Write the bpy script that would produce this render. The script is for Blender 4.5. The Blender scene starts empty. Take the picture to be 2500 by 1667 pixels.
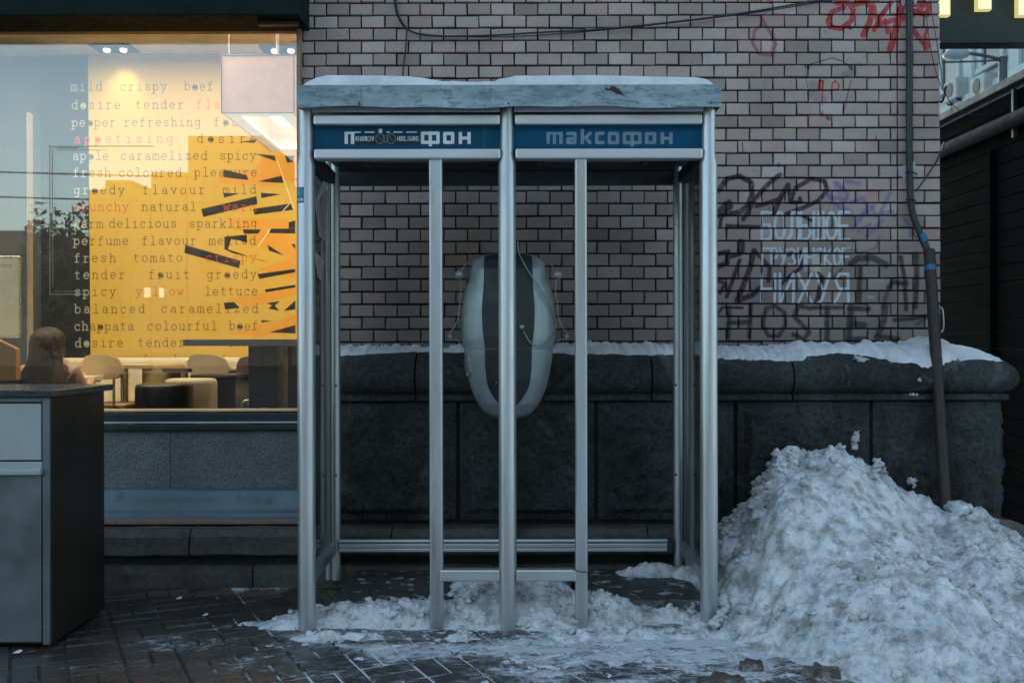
import bpy, bmesh, math, random
import numpy as np
from mathutils import Vector

random.seed(7)
rng = np.random.RandomState(11)
F = 2430.0
EYE = 1.25
R = math.radians
S = bpy.context.scene
COL = S.collection

def P(x, y, Y):
    """a point of the photograph at distance Y from the camera"""
    return Vector(((x - 1250.0) * Y / F, Y, EYE - (y - 833.5) * Y / F))
def PX(x, Y): return (x - 1250.0) * Y / F
def PZ(y, Y): return EYE - (y - 833.5) * Y / F

# ------------------------------------------------------------------ camera, sky, sun, exposure
cam = bpy.data.cameras.new('camera')
cam.sensor_width = 36.0
cam.lens = F / 2500.0 * 36.0
cam.clip_start = 0.05
cam.clip_end = 500
cam.dof.use_dof = True
cam.dof.focus_distance = 4.7
cam.dof.aperture_fstop = 4.5
camo = bpy.data.objects.new('camera', cam)
COL.objects.link(camo)
camo.location = (0, 0, EYE)
camo.rotation_euler = (R(90), R(0.12), 0)
S.camera = camo

SUN_EL, SUN_ROT = R(13), R(20)
w = bpy.data.worlds.new("World")
S.world = w
w.use_nodes = True
nt = w.node_tree
nt.nodes.clear()
wo = nt.nodes.new('ShaderNodeOutputWorld')
wb = nt.nodes.new('ShaderNodeBackground')
wb.inputs['Strength'].default_value = 0.15
sk = nt.nodes.new('ShaderNodeTexSky')
sk.sky_type = 'NISHITA'
sk.sun_disc = False
sk.sun_elevation = SUN_EL
sk.sun_rotation = SUN_ROT
sk.air_density = 1.0
sk.dust_density = 1.6
sk.ozone_density = 1.2
wbal = nt.nodes.new('ShaderNodeMix'); wbal.data_type = 'RGBA'; wbal.blend_type = 'MULTIPLY'; wbal.inputs[0].default_value = 1.0
wbal.inputs[7].default_value = (.93, 1.02, 1.0, 1)   # camera white balance of the dusk sky, even over the whole dome
hs = nt.nodes.new('ShaderNodeHueSaturation'); hs.inputs['Saturation'].default_value = 0.72   # thin overcast over the blue dusk
nt.links.new(sk.outputs[0], hs.inputs['Color']); nt.links.new(hs.outputs[0], wbal.inputs[6]); nt.links.new(wbal.outputs[2], wb.inputs['Color'])
nt.links.new(wb.outputs[0], wo.inputs['Surface'])

sl = bpy.data.lights.new('sun', 'SUN')
sl.energy = 0.5
sl.angle = R(30)
sl.color = (0.86, 0.92, 1.0)
slo = bpy.data.objects.new('sun', sl)
COL.objects.link(slo)
slo.rotation_euler = Vector((math.sin(SUN_ROT) * math.cos(SUN_EL), math.cos(SUN_ROT) * math.cos(SUN_EL), math.sin(SUN_EL))).to_track_quat('Z', 'Y').to_euler()
slo.location = (0, 0, 12)

S.view_settings.view_transform = 'Standard'
S.view_settings.look = 'None'
S.view_settings.exposure = 1.72
S.view_settings.gamma = 1.0
S.view_settings.use_curve_mapping = False
S.render.engine = 'CYCLES'
S.cycles.use_denoising = True
S.cycles.max_bounces = 8
S.cycles.transparent_max_bounces = 12
S.cycles.caustics_reflective = False
S.cycles.caustics_refractive = False
S.cycles.sample_clamp_indirect = 6

# ------------------------------------------------------------------ helpers
WL = {}
def wl(o): return WL.get(o.name, Vector((0, 0, 0))) if o else Vector((0, 0, 0))

def link_mesh(name, me, m, parent=None, origin=None, world=None):
    o = bpy.data.objects.new(name, me)
    COL.objects.link(o)
    if m is not None and not me.materials: me.materials.append(m)
    org = world if world is not None else Vector((0, 0, 0))
    WL[o.name] = Vector(org)
    if parent: o.parent = parent
    o.location = Vector(org) - wl(parent)
    return o

def empty(name, loc, label, cat, group=None):
    o = bpy.data.objects.new(name, None)
    COL.objects.link(o)
    o.empty_display_size = 0.1
    o.location = loc
    WL[o.name] = Vector(loc)
    tag(o, label, cat, group)
    return o

def tag(o, label=None, cat=None, group=None, kind=None):
    if label: o['label'] = label
    if cat: o['category'] = cat
    if group: o['group'] = group
    if kind: o['kind'] = kind
    return o

class MB:
    """collects shapes in world space; build() links them as ONE mesh object with its origin at its base"""
    def __init__(s): s.v = []; s.f = []; s.uv = None; s.sm = []
    def add(s, vs, fs, smooth=False):
        n = len(s.v)
        s.v += [tuple(v) for v in vs]
        s.f += [tuple(i + n for i in f) for f in fs]
        s.sm += [smooth] * len(fs)
        return s
    def box(s, x0, x1, y0, y1, z0, z1, c=0.0):
        if x1 < x0: x0, x1 = x1, x0
        if y1 < y0: y0, y1 = y1, y0
        if z1 < z0: z0, z1 = z1, z0
        if c <= 0:
            v = [(x, y, z) for z in (z0, z1) for y in (y0, y1) for x in (x0, x1)]
            return s.add(v, [(0, 2, 3, 1), (4, 5, 7, 6), (0, 1, 5, 4), (2, 6, 7, 3), (0, 4, 6, 2), (1, 3, 7, 5)])
        c = min(c, (x1 - x0) * .49, (y1 - y0) * .49, (z1 - z0) * .49)
        bm = bmesh.new()
        bmesh.ops.create_cube(bm, size=1.0)
        for q in bm.verts:
            q.co = Vector(((x0 + x1) / 2 + q.co.x * (x1 - x0), (y0 + y1) / 2 + q.co.y * (y1 - y0), (z0 + z1) / 2 + q.co.z * (z1 - z0)))
        bmesh.ops.bevel(bm, geom=bm.edges[:], offset=c, segments=2, affect='EDGES', profile=0.5)
        bm.verts.index_update()
        s.add([q.co for q in bm.verts], [[q.index for q in f.verts] for f in bm.faces])
        bm.free()
        return s
    def tube(s, pts, r, seg=10, cap=True, smooth_pts=0):
        pts = [Vector(p) for p in pts]
        if smooth_pts: pts = catmull(pts, smooth_pts)
        rs = r if hasattr(r, '__len__') else [r] * len(pts)
        if len(rs) != len(pts):
            rs = list(np.interp(np.linspace(0, 1, len(pts)), np.linspace(0, 1, len(rs)), rs))
        vs = []; fs = []
        up = Vector((0, 0, 1))
        t0 = (pts[1] - pts[0]).normalized()
        a = t0.cross(up)
        if a.length < 1e-3: a = t0.cross(Vector((1, 0, 0)))
        a.normalize()
        for i, p in enumerate(pts):
            t = (pts[min(i + 1, len(pts) - 1)] - pts[max(i - 1, 0)]).normalized()
            a = (a - t * a.dot(t)).normalized()
            b = t.cross(a)
            for k in range(seg):
                q = 2 * math.pi * k / seg
                vs.append(p + (a * math.cos(q) + b * math.sin(q)) * rs[i])
        n = len(pts)
        for i in range(n - 1):
            for k in range(seg):
                k2 = (k + 1) % seg
                fs.append((i * seg + k, i * seg + k2, (i + 1) * seg + k2, (i + 1) * seg + k))
        s.add(vs, fs, True)
        if cap:
            s.add(vs[:seg], [tuple(reversed(range(seg)))]); s.add(vs[-seg:], [tuple(range(seg))])
        return s
    def lathe(s, c, prof, seg=24, axis='Z'):
        """prof: (radius, height) pairs from bottom to top"""
        vs = []; fs = []
        c = Vector(c)
        for (r, h) in prof:
            for k in range(seg):
                q = 2 * math.pi * k / seg
                if axis == 'Z': vs.append(c + Vector((r * math.cos(q), r * math.sin(q), h)))
                elif axis == 'Y': vs.append(c + Vector((r * math.cos(q), -h, r * math.sin(q))))
                else: vs.append(c + Vector((h, r * math.cos(q), r * math.sin(q))))
        n = len(prof)
        for i in range(n - 1):
            for k in range(seg):
                k2 = (k + 1) % seg
                fs.append((i * seg + k, i * seg + k2, (i + 1) * seg + k2, (i + 1) * seg + k))
        s.add(vs, fs, True)
        s.add(vs[:seg], [tuple(reversed(range(seg)))]); s.add(vs[-seg:], [tuple(range(seg))])
        return s
    def prism(s, poly, y0, y1):
        """poly of (x, z) extruded from y0 to y1"""
        n = len(poly)
        vs = [(x, y0, z) for x, z in poly] + [(x, y1, z) for x, z in poly]
        fs = [tuple(range(n)), tuple(reversed(range(n, 2 * n)))] + [(i, i + n, (i + 1) % n + n, (i + 1) % n) for i in range(n)]
        return s.add(vs, fs)
    def grid(s, V, smooth=True):
        """V: array (n, m, 3)"""
        n, m = V.shape[:2]
        fs = [(i * m + j, (i + 1) * m + j, (i + 1) * m + j + 1, i * m + j + 1) for i in range(n - 1) for j in range(m - 1)]
        return s.add(V.reshape(-1, 3).tolist(), fs, smooth)
    def build(s, name, m, parent=None, fixn=True):
        v = np.array(s.v, dtype=float)
        org = Vector(((v[:, 0].min() + v[:, 0].max()) / 2, (v[:, 1].min() + v[:, 1].max()) / 2, v[:, 2].min()))
        me = bpy.data.meshes.new(name)
        me.from_pydata((v - np.array(org)).tolist(), [], s.f)
        me.polygons.foreach_set('use_smooth', s.sm)
        if fixn:
            bm = bmesh.new(); bm.from_mesh(me)
            bmesh.ops.recalc_face_normals(bm, faces=bm.faces)
            bm.to_mesh(me); bm.free()
        me.update()
        return link_mesh(name, me, m, parent, world=org)

def catmull(pts, n):
    out = []
    p = [pts[0]] + list(pts) + [pts[-1]]
    for i in range(1, len(p) - 2):
        for k in range(n):
            t = k / n
            out.append(0.5 * ((2 * p[i]) + (-p[i - 1] + p[i + 1]) * t + (2 * p[i - 1] - 5 * p[i] + 4 * p[i + 1] - p[i + 2]) * t * t + (-p[i - 1] + 3 * p[i] - 3 * p[i + 1] + p[i + 2]) * t ** 3))
    out.append(p[-2])
    return out

def quad_uv(name, corners, m, parent=None):
    """corners: bottom-left, bottom-right, top-right, top-left"""
    c = [Vector(k) for k in corners]
    org = (c[0] + c[1]) / 2
    me = bpy.data.meshes.new(name)
    me.from_pydata([tuple(k - org) for k in c], [], [(0, 1, 2, 3)])
    uv = me.uv_layers.new(name='UVMap')
    for i, t in enumerate([(0, 0), (1, 0), (1, 1), (0, 1)]): uv.data[i].uv = t
    return link_mesh(name, me, m, parent, world=org)

# numpy noise
def _hash(ix, iy, seed):
    h = (ix.astype(np.int64) * 374761393 + iy.astype(np.int64) * 668265263 + seed * 1442695041) & 0x7fffffff
    h = ((h ^ (h >> 13)) * 1274126177) & 0x7fffffff
    return ((h ^ (h >> 16)) & 0xffff) / 65535.0
def vnoise(x, y, seed=0):
    ix = np.floor(x); iy = np.floor(y)
    fx = x - ix; fy = y - iy
    fx = fx * fx * fx * (fx * (fx * 6 - 15) + 10); fy = fy * fy * fy * (fy * (fy * 6 - 15) + 10)
    a = _hash(ix, iy, seed); b = _hash(ix + 1, iy, seed); c = _hash(ix, iy + 1, seed); d = _hash(ix + 1, iy + 1, seed)
    return (a * (1 - fx) + b * fx) * (1 - fy) + (c * (1 - fx) + d * fx) * fy * 1.0
def fbm(x, y, oct=4, seed=0, gain=.5):
    o = np.zeros(np.broadcast(x, y).shape); a = 1.0; t = 0
    for i in range(oct):
        o += a * (vnoise(x * 2 ** i + 17.3 * i, y * 2 ** i - 9.1 * i, seed + i * 7) - .5); t += a; a *= gain
    return o / t * 2

# ------------------------------------------------------------------ materials
class M:
    def __init__(s, name):
        s.m = bpy.data.materials.new(name); s.m.use_nodes = True
        s.t = s.m.node_tree; s.t.nodes.clear()
        s.out = s.n('ShaderNodeOutputMaterial')
        s._pos = None
    def n(s, typ, **kw):
        k = s.t.nodes.new(typ)
        for a, b in kw.items(): setattr(k, a, b)
        return k
    def l(s, a, b): s.t.links.new(a, b)
    def pos(s):
        if s._pos is None: s._pos = s.n('ShaderNodeNewGeometry').outputs['Position']
        return s._pos
    def scaled(s, vec):
        k = s.n('ShaderNodeVectorMath', operation='MULTIPLY'); s.l(s.pos(), k.inputs[0]); k.inputs[1].default_value = vec
        return k.outputs[0]
    def noise(s, scale, detail=4, rough=.55, stretch=None, dist=0):
        k = s.n('ShaderNodeTexNoise'); k.inputs['Scale'].default_value = scale; k.inputs['Detail'].default_value = detail
        k.inputs['Roughness'].default_value = rough; k.inputs['Distortion'].default_value = dist
        s.l(s.scaled(stretch) if stretch else s.pos(), k.inputs['Vector'])
        return k.outputs['Fac']
    def ramp(s, fac, stops):
        k = s.n('ShaderNodeValToRGB'); e = k.color_ramp.elements
        while len(e) < len(stops): e.new(0.5)
        for i, (p, c) in enumerate(stops):
            e[i].position = p; e[i].color = (c, c, c, 1) if not hasattr(c, '__len__') else (*c[:3], 1)
        s.l(fac, k.inputs[0])
        return k.outputs[0]
    def mix(s, fac, a, b, blend='MIX'):
        k = s.n('ShaderNodeMix', data_type='RGBA', blend_type=blend)
        for sock, val in ((k.inputs[0], fac), (k.inputs[6], a), (k.inputs[7], b)):
            if isinstance(val, (int, float)): sock.default_value = val
            elif isinstance(val, (tuple, list)): sock.default_value = (*val[:3], 1)
            else: s.l(val, sock)
        return k.outputs[2]
    def math(s, op, a, b=0.0, clamp=False):
        k = s.n('ShaderNodeMath', operation=op, use_clamp=clamp)
        for i, val in enumerate((a, b)):
            if isinstance(val, (int, float)): k.inputs[i].default_value = val
            else: s.l(val, k.inputs[i])
        return k.outputs[0]
    def bsdf(s, col, rough=.6, metal=0.0, bump=None, bs=.3, bd=.01, spec=.5, **kw):
        b = s.n('ShaderNodeBsdfPrincipled')
        def st(sock, val):
            if isinstance(val, (int, float)): b.inputs[sock].default_value = val
            elif isinstance(val, (tuple, list)): b.inputs[sock].default_value = (*val[:3], 1)
            else: s.l(val, b.inputs[sock])
        st('Base Color', col); st('Roughness', rough); st('Metallic', metal); st('Specular IOR Level', spec)
        for k, v in kw.items(): st(k.replace('_', ' '), v)
        if bump is not None:
            k = s.n('ShaderNodeBump'); k.inputs['Strength'].default_value = bs; k.inputs['Distance'].default_value = bd
            s.l(bump, k.inputs['Height']); s.l(k.outputs[0], b.inputs['Normal'])
        s.b = b
        return b.outputs[0]
    def done(s, sh): s.l(sh, s.out.inputs['Surface']); return s.m

def simple(name, col, rough=.6, metal=0, var=.15, scale=6, bump=.2, bscale=60, bd=.002, stretch=None, dirt=None, dscale=3, dth=(.55, .7), spec=.5, rv=.1, **kw):
    m = M(name)
    n1 = m.noise(scale, 5, .6, stretch)
    a = tuple(max(0, c * (1 - var)) for c in col); b = tuple(c * (1 + var) for c in col)
    c = m.mix(m.ramp(n1, [(.3, 0.0), (.7, 1.0)]), a, b)
    if dirt is not None:
        d = m.ramp(m.noise(dscale, 6, .7, stretch), [(dth[0], 0.0), (dth[1], 1.0)])
        c = m.mix(d, c, dirt)
    rr = m.ramp(m.noise(scale * 2.3, 4, .6, stretch), [(.3, max(0, rough - rv)), (.7, min(1, rough + rv))])
    return m.done(m.bsdf(c, rr, metal, m.noise(bscale, 4, .6, stretch) if bump else None, bump, bd, spec, **kw))

def emis(name, col, st):
    m = M(name); e = m.n('ShaderNodeEmission'); e.inputs[0].default_value = (*col, 1); e.inputs[1].default_value = st
    return m.done(e.outputs[0])

def clear(name, tint, refl=.1, rough=.02, fres=True, ior=1.5, smudge=0.0):
    m = M(name)
    t = m.n('ShaderNodeBsdfTransparent'); t.inputs[0].default_value = (*tint, 1)
    g = m.n('ShaderNodeBsdfGlossy'); g.inputs['Roughness'].default_value = rough
    mx = m.n('ShaderNodeMixShader')
    fr = m.n('ShaderNodeFresnel'); fr.inputs[0].default_value = ior
    f = m.math('ADD', fr.outputs[0], refl, True)
    m.l(f, mx.inputs[0]); m.l(t.outputs[0], mx.inputs[1]); m.l(g.outputs[0], mx.inputs[2])
    sh = mx.outputs[0]
    if smudge:
        d = m.n('ShaderNodeBsdfDiffuse'); d.inputs[0].default_value = (.5, .5, .48, 1)
        m2 = m.n('ShaderNodeMixShader')
        m.l(m.math('MULTIPLY', m.ramp(m.noise(5, 6, .7), [(.35, 0.0), (.75, 1.0)]), smudge), m2.inputs[0])
        m.l(sh, m2.inputs[1]); m.l(d.outputs[0], m2.inputs[2]); sh = m2.outputs[0]
    return m.done(sh)

# ------------------------------------------------------------------ painted / printed flat marks (numpy rasteriser)
class Canvas:
    def __init__(s, x0, y0, x1, y1, k):
        s.x0, s.y0, s.x1, s.y1, s.k = x0, y0, x1, y1, k
        s.w = int((x1 - x0) * k); s.h = int((y1 - y0) * k)
        s.a = np.zeros((s.h, s.w, 4)); s.a[..., :3] = .5
    def fillall(s, c): s.a[..., :3] = c; s.a[..., 3] = 1
    def _win(s, xa, ya, xb, yb):
        i0 = max(0, int((xa - s.x0) * s.k)); i1 = min(s.w, int((xb - s.x0) * s.k) + 2)
        j0 = max(0, int((ya - s.y0) * s.k)); j1 = min(s.h, int((yb - s.y0) * s.k) + 2)
        if i1 <= i0 or j1 <= j0: return None
        xs = (np.arange(i0, i1) + .5) / s.k + s.x0; ys = (np.arange(j0, j1) + .5) / s.k + s.y0
        X, Y = np.meshgrid(xs, ys)
        return i0, i1, j0, j1, X, Y
    def comp(s, win, cov, col):
        i0, i1, j0, j1 = win
        A = s.a[j0:j1, i0:i1]
        c = cov[..., None]
        al = A[..., 3:4]
        na = c + al * (1 - c)
        A[..., :3] = np.where(na > 1e-5, (np.array(col) * c + A[..., :3] * al * (1 - c)) / np.maximum(na, 1e-5), A[..., :3])
        A[..., 3:4] = na
    def stroke(s, pts, width, col, alpha=1.0, soft=.6, square=False):
        pts = np.array(pts, float)
        r = width / 2
        m = r + soft * 2 + 1
        win = s._win(pts[:, 0].min() - m, pts[:, 1].min() - m, pts[:, 0].max() + m, pts[:, 1].max() + m)
        if win is None: return
        i0, i1, j0, j1, X, Y = win
        D = np.full(X.shape, 1e9)
        for (ax, ay), (bx, by) in zip(pts[:-1], pts[1:]):
            dx, dy = bx - ax, by - ay
            L = dx * dx + dy * dy + 1e-9
            t = np.clip(((X - ax) * dx + (Y - ay) * dy) / L, 0, 1)
            D = np.minimum(D, np.hypot(X - ax - t * dx, Y - ay - t * dy))
        cov = np.clip((r - D) / max(soft, .05) + .5, 0, 1)
        cov = cov * cov * (3 - 2 * cov) * alpha
        s.comp((i0, i1, j0, j1), cov, col)
    def poly(s, pts, col, alpha=1.0, soft=.5):
        pts = np.array(pts, float)
        win = s._win(pts[:, 0].min() - 2, pts[:, 1].min() - 2, pts[:, 0].max() + 2, pts[:, 1].max() + 2)
        if win is None: return
        i0, i1, j0, j1, X, Y = win
        ins = np.zeros(X.shape, bool); D = np.full(X.shape, 1e9)
        n = len(pts)
        for i in range(n):
            ax, ay = pts[i]; bx, by = pts[(i + 1) % n]
            cr = ((ay > Y) != (by > Y)) & (X < (bx - ax) * (Y - ay) / (by - ay + 1e-12) + ax)
            ins ^= cr
            dx, dy = bx - ax, by - ay
            t = np.clip(((X - ax) * dx + (Y - ay) * dy) / (dx * dx + dy * dy + 1e-9), 0, 1)
            D = np.minimum(D, np.hypot(X - ax - t * dx, Y - ay - t * dy))
        sd = np.where(ins, D, -D)
        cov = np.clip(sd / soft + .5, 0, 1) * alpha
        s.comp((i0, i1, j0, j1), cov, col)
    def image(s, name):
        im = bpy.data.images.new(name, s.w, s.h, alpha=True, float_buffer=False)
        im.alpha_mode = 'CHANNEL_PACKED'
        px = np.clip(s.a[::-1], 0, 1); px[..., :3] = np.where(px[..., :3] < .0031308, px[..., :3] * 12.92, 1.055 * np.maximum(px[..., :3], 1e-6) ** (1 / 2.4) - .055)   # colours are given linear
        im.pixels.foreach_set(px.astype(np.float32).ravel())
        im.update(); im.pack()
        return im

def arc(cx, cy, rx, ry, a0, a1, n=9):
    return [(cx + rx * math.cos(R(a0 + (a1 - a0) * i / n)), cy + ry * math.sin(R(a0 + (a1 - a0) * i / n))) for i in range(n + 1)]
# typewriter letters: x in -.5..+.5, baseline 0, x-height 1, ascender 1.45
def sf(x, y, w=.16): return [(x - w, y), (x + w, y)]
G = {
 'a': [arc(0, .62, .26, .38, 170, 20) + [(.26, .1)], [(.26, .55), (.0, .56)] + arc(-.02, .28, .28, .28, 100, 270) + [(.1, .02), (.26, .2)], [(.26, .08), (.42, .02)]],
 'b': [[(-.28, 1.45), (-.28, 0)], arc(.02, .5, .33, .5, 170, -170, 14), [(-.44, 1.45), (-.28, 1.45)]],
 'c': [arc(.02, .5, .35, .5, 45, 320, 14), [(.27, .98), (.27, .7)]],
 'd': [[(.28, 1.45), (.28, 0), (.44, 0)], arc(-.03, .5, .32, .5, 10, 350, 14), [(.12, 1.45), (.28, 1.45)]],
 'e': [[(-.32, .53), (.33, .53)] + arc(0, .5, .34, .5, 5, 320, 16)],
 'f': [[(-.1, 0), (-.1, 1.1)] + arc(.14, 1.1, .24, .35, 180, 60), [(-.34, .98), (.24, .98)], sf(-.08, 0, .26)],
 'g': [arc(-.04, .55, .3, .45, 10, 350, 14), [(.26, .98), (.26, -.15)] + arc(-.02, -.15, .28, .3, 0, -150), [(.26, .98), (.42, .98)]],
 'h': [[(-.26, 1.45), (-.26, 0)], [(-.26, .62)] + arc(.02, .62, .26, .38, 150, 0) + [(.28, 0)], sf(-.26, 0), sf(.28, 0), [(-.42, 1.45), (-.26, 1.45)]],
 'i': [[(-.24, .98), (.02, .98), (.02, 0)], sf(.02, 0, .32), [(.0, 1.38), (.03, 1.44)]],
 'k': [[(-.26, 1.45), (-.26, 0)], [(.26, .96), (-.22, .42)], [(-.06, .6), (.3, 0)], sf(-.26, 0), sf(.28, 0), sf(.24, .98), [(-.42, 1.45), (-.26, 1.45)]],
 'l': [[(-.24, 1.45), (.02, 1.45), (.02, 0)], sf(.02, 0, .34)],
 'm': [[(-.38, .98), (-.38, 0)], [(-.38, .8)] + arc(-.19, .78, .19, .2, 150, 0, 5) + [(0, 0)], [(0, .8)] + arc(.19, .78, .19, .2, 150, 0, 5) + [(.38, 0)], sf(-.38, 0, .1), sf(0, 0, .09), sf(.4, 0, .1)],
 'n': [[(-.42, .98), (-.26, .98), (-.26, 0)], [(-.26, .62)] + arc(.02, .62, .26, .36, 150, 0) + [(.28, 0)], sf(-.26, 0), sf(.28, 0)],
 'o': [arc(0, .5, .34, .49, 0, 360, 16)],
 'p': [[(-.44, .98), (-.28, .98), (-.28, -.45)], arc(.03, .5, .31, .48, 170, -170, 14), sf(-.24, -.45, .2)],
 'r': [[(-.34, .98), (-.14, .98), (-.14, 0)], [(-.14, .6)] + arc(.14, .6, .28, .37, 160, 50), sf(-.12, 0, .26)],
 's': [arc(.0, .74, .26, .24, 30, 250, 9) + arc(.0, .26, .28, .26, 70, -150, 9), [(.25, .95), (.25, .72)], [(-.27, .05), (-.27, .28)]],
 't': [[(-.08, 1.32), (-.08, .25)] + arc(.12, .25, .2, .25, 180, 300, 6), [(-.34, .98), (.26, .98)]],
 'u': [[(-.42, .98), (-.27, .98), (-.27, .35)] + arc(-.01, .32, .26, .31, 180, 330) + [(.26, .2)], [(.12, .98), (.27, .98), (.27, 0), (.42, 0)]],
 'v': [[(-.3, .98), (0, .02), (.3, .98)], sf(-.3, .98), sf(.3, .98)],
 'w': [[(-.38, .98), (-.2, .02), (0, .75), (.2, .02), (.38, .98)], sf(-.38, .98, .11), sf(.38, .98, .11)],
 'y': [[(-.28, .98), (.02, .05)], [(.3, .98), (-.02, -.12), (-.2, -.44), (-.34, -.42)], sf(-.28, .98), sf(.3, .98)],
 'z': [[(-.24, .72), (-.24, .96), (.24, .96), (-.26, .03), (.27, .03), (.27, .28)]],
}
# capitals in a unit box (x 0..1, y 0..1 up)
C_ = {
 'A': [[(0, 0), (.5, 1), (1, 0)], [(.2, .38), (.8, .38)]], 'R': [[(0, 0), (0, 1), (.7, 1), (.95, .78), (.7, .5), (0, .5)], [(.5, .5), (1, 0)]],
 'K': [[(0, 0), (0, 1)], [(1, 1), (.05, .45), (1, 0)]], 'H': [[(0, 0), (0, 1)], [(1, 0), (1, 1)], [(0, .5), (1, .5)]],
 'I': [[(.5, 0), (.5, 1)]], 'V': [[(0, 1), (.5, 0), (1, 1)]], 'O': [arc(.5, .5, .5, .5, 0, 360, 14)], 'L': [[(0, 1), (0, 0), (1, 0)]],
 'G': [arc(.5, .5, .5, .5, 50, 350, 12) + [(.5, .42)]], 'N': [[(0, 0), (0, 1), (1, 0), (1, 1)]], 'E': [[(1, 1), (0, 1), (0, 0), (1, 0)], [(0, .5), (.8, .5)]],
 'S': [arc(.5, .74, .45, .26, 30, 250, 8) + arc(.5, .26, .5, .26, 70, -150, 8)], 'T': [[(0, 1), (1, 1)], [(.5, 1), (.5, 0)]],
 'Б': [[(.95, 1), (0, 1), (0, 0), (.7, 0), (1, .25), (.7, .55), (0, .55)]], 'Л': [[(0, 0), (.35, .2), (.4, 1), (1, 1), (1, 0)]],
 'Ь': [[(0, 1), (0, 0), (.7, 0), (1, .25), (.7, .5), (0, .5)]], 'Ш': [[(0, 1), (0, 0), (1, 0), (1, 1)], [(.5, 0), (.5, 1)]],
 'Г': [[(0, 0), (0, 1), (1, 1)]], 'Р': [[(0, 0), (0, 1), (.7, 1), (1, .75), (.7, .45), (0, .45)]],
 'У': [[(0, 1), (.5, .4)], [(1, 1), (.4, .1), (.1, 0)]], 'З': [[(0, .9), (.4, 1), (.9, .8), (.5, .52), (1, .25), (.5, 0), (0, .1)]],
 'И': [[(0, 1), (0, 0), (1, 1), (1, 0)]], 'С': [arc(.5, .5, .5, .5, 50, 310, 12)], 'Х': [[(0, 0), (1, 1)], [(0, 1), (1, 0)]],
 'Я': [[(1, 0), (1, 1), (.3, 1), (.05, .75), (.3, .5), (1, .5)], [(.5, .5), (0, 0)]],
 '1': [[(.2, .75), (.5, 1), (.5, 0)]], '0': [arc(.5, .5, .5, .5, 0, 360, 14)],
}
for a_, b_ in zip('АВЕКМНОРСТХ', 'ABEKMHOPCTX'):
    if a_ not in C_ and b_ in C_: C_[a_] = C_[b_]
def caps(cv, text, x0, x1, ytop, ybot, width, col, alpha=1, soft=.6, gap=.3, wob=0):
    n = len(text); adv = (x1 - x0) / n; lw = adv * (1 - gap)
    for i, ch in enumerate(text):
        if ch not in C_: continue
        for st in C_[ch]:
            cv.stroke([(x0 + i * adv + lw * u + random.uniform(-wob, wob), ybot + (ytop - ybot) * v + random.uniform(-wob, wob)) for u, v in st], width, col, alpha, soft)
# ------------------------------------------------------------------ shared materials
alu = simple('brushed aluminium', (.50, .54, .57), .38, .78, .12, 9, .12, 90, .001, dirt=(.16, .15, .14), dscale=7, dth=(.6, .82), stretch=(1, 1, .12))
alu_h = simple('aluminium rail', (.58, .62, .65), .42, .75, .1, 9, .1, 90, .001, dirt=(.2, .19, .18), dscale=9, dth=(.62, .85), stretch=(.15, 1, 1))
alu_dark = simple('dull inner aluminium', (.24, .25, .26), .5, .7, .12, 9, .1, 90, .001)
steel_bin = simple('cabinet steel', (.20, .23, .25), .42, .8, .1, 4, .1, 120, .0005, dirt=(.09, .09, .09), dscale=3, dth=(.5, .85))
black_plastic = simple('black rubber', (.018, .02, .02), .55, 0, .2, 12, .1)
dark_metal = simple('dark painted metal', (.006, .014, .013), .7, 0, .2, 6, .1, spec=.12)
frame_metal = simple('window frame metal', (.035, .055, .06), .38, .4, .15, 7, .1)
def granite_dark_mat():
    m = M('plinth granite')
    base = m.mix(m.ramp(m.noise(46, 5, .7), [(.32, 0.0), (.68, 1.0)]), (.028, .032, .031), (.105, .113, .110))
    base = m.mix(m.ramp(m.noise(1.7, 6, .7, None, .6), [(.36, .8), (.56, 0.0)]), base, (.008, .009, .009))
    base = m.mix(m.ramp(m.noise(2.6, 7, .75, None, 1.0), [(.56, 0.0), (.68, .7)]), base, (.19, .20, .20))
    base = m.mix(m.ramp(m.noise(230, 2, .6), [(.6, 0.0), (.68, .5)]), base, (.16, .17, .17))
    return m.done(m.bsdf(base, .82, 0, m.math('ADD', m.noise(55, 6, .75), m.noise(12, 5, .7)), 1.0, .02, .3))
granite_dark = granite_dark_mat()
steel_fl = simple('blue grey flashing', (.12, .17, .20), .5, .5, .12, 3, .2, 12, .006, dirt=(.06, .07, .075), dscale=6, dth=(.55, .75))

def speckle(name, base, lo, hi, rough, sc=230):
    m = M(name)
    a = m.ramp(m.noise(sc, 2, .6), [(.38, lo), (.62, hi)])
    c = m.mix(m.ramp(m.noise(3, 4), [(.35, 0.0), (.7, 1.0)]), base, tuple(k * 1.5 for k in base))
    return m.done(m.bsdf(m.mix(1.0, c, a, 'MULTIPLY'), rough, 0, m.noise(sc, 2), .15, .001))
granite_panel = speckle('speckled granite panel', (.13, .145, .145), .35, 1.5, .5)
granite_step = simple('worn step granite', (.095, .088, .08), .8, 0, .35, 35, .7, 90, .004, dirt=(.035, .033, .032), dscale=5, dth=(.45, .7))
mortar = simple('dark mortar', (.022, .024, .022), .95, 0, .4, 40, .6, 150, .003)

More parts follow.
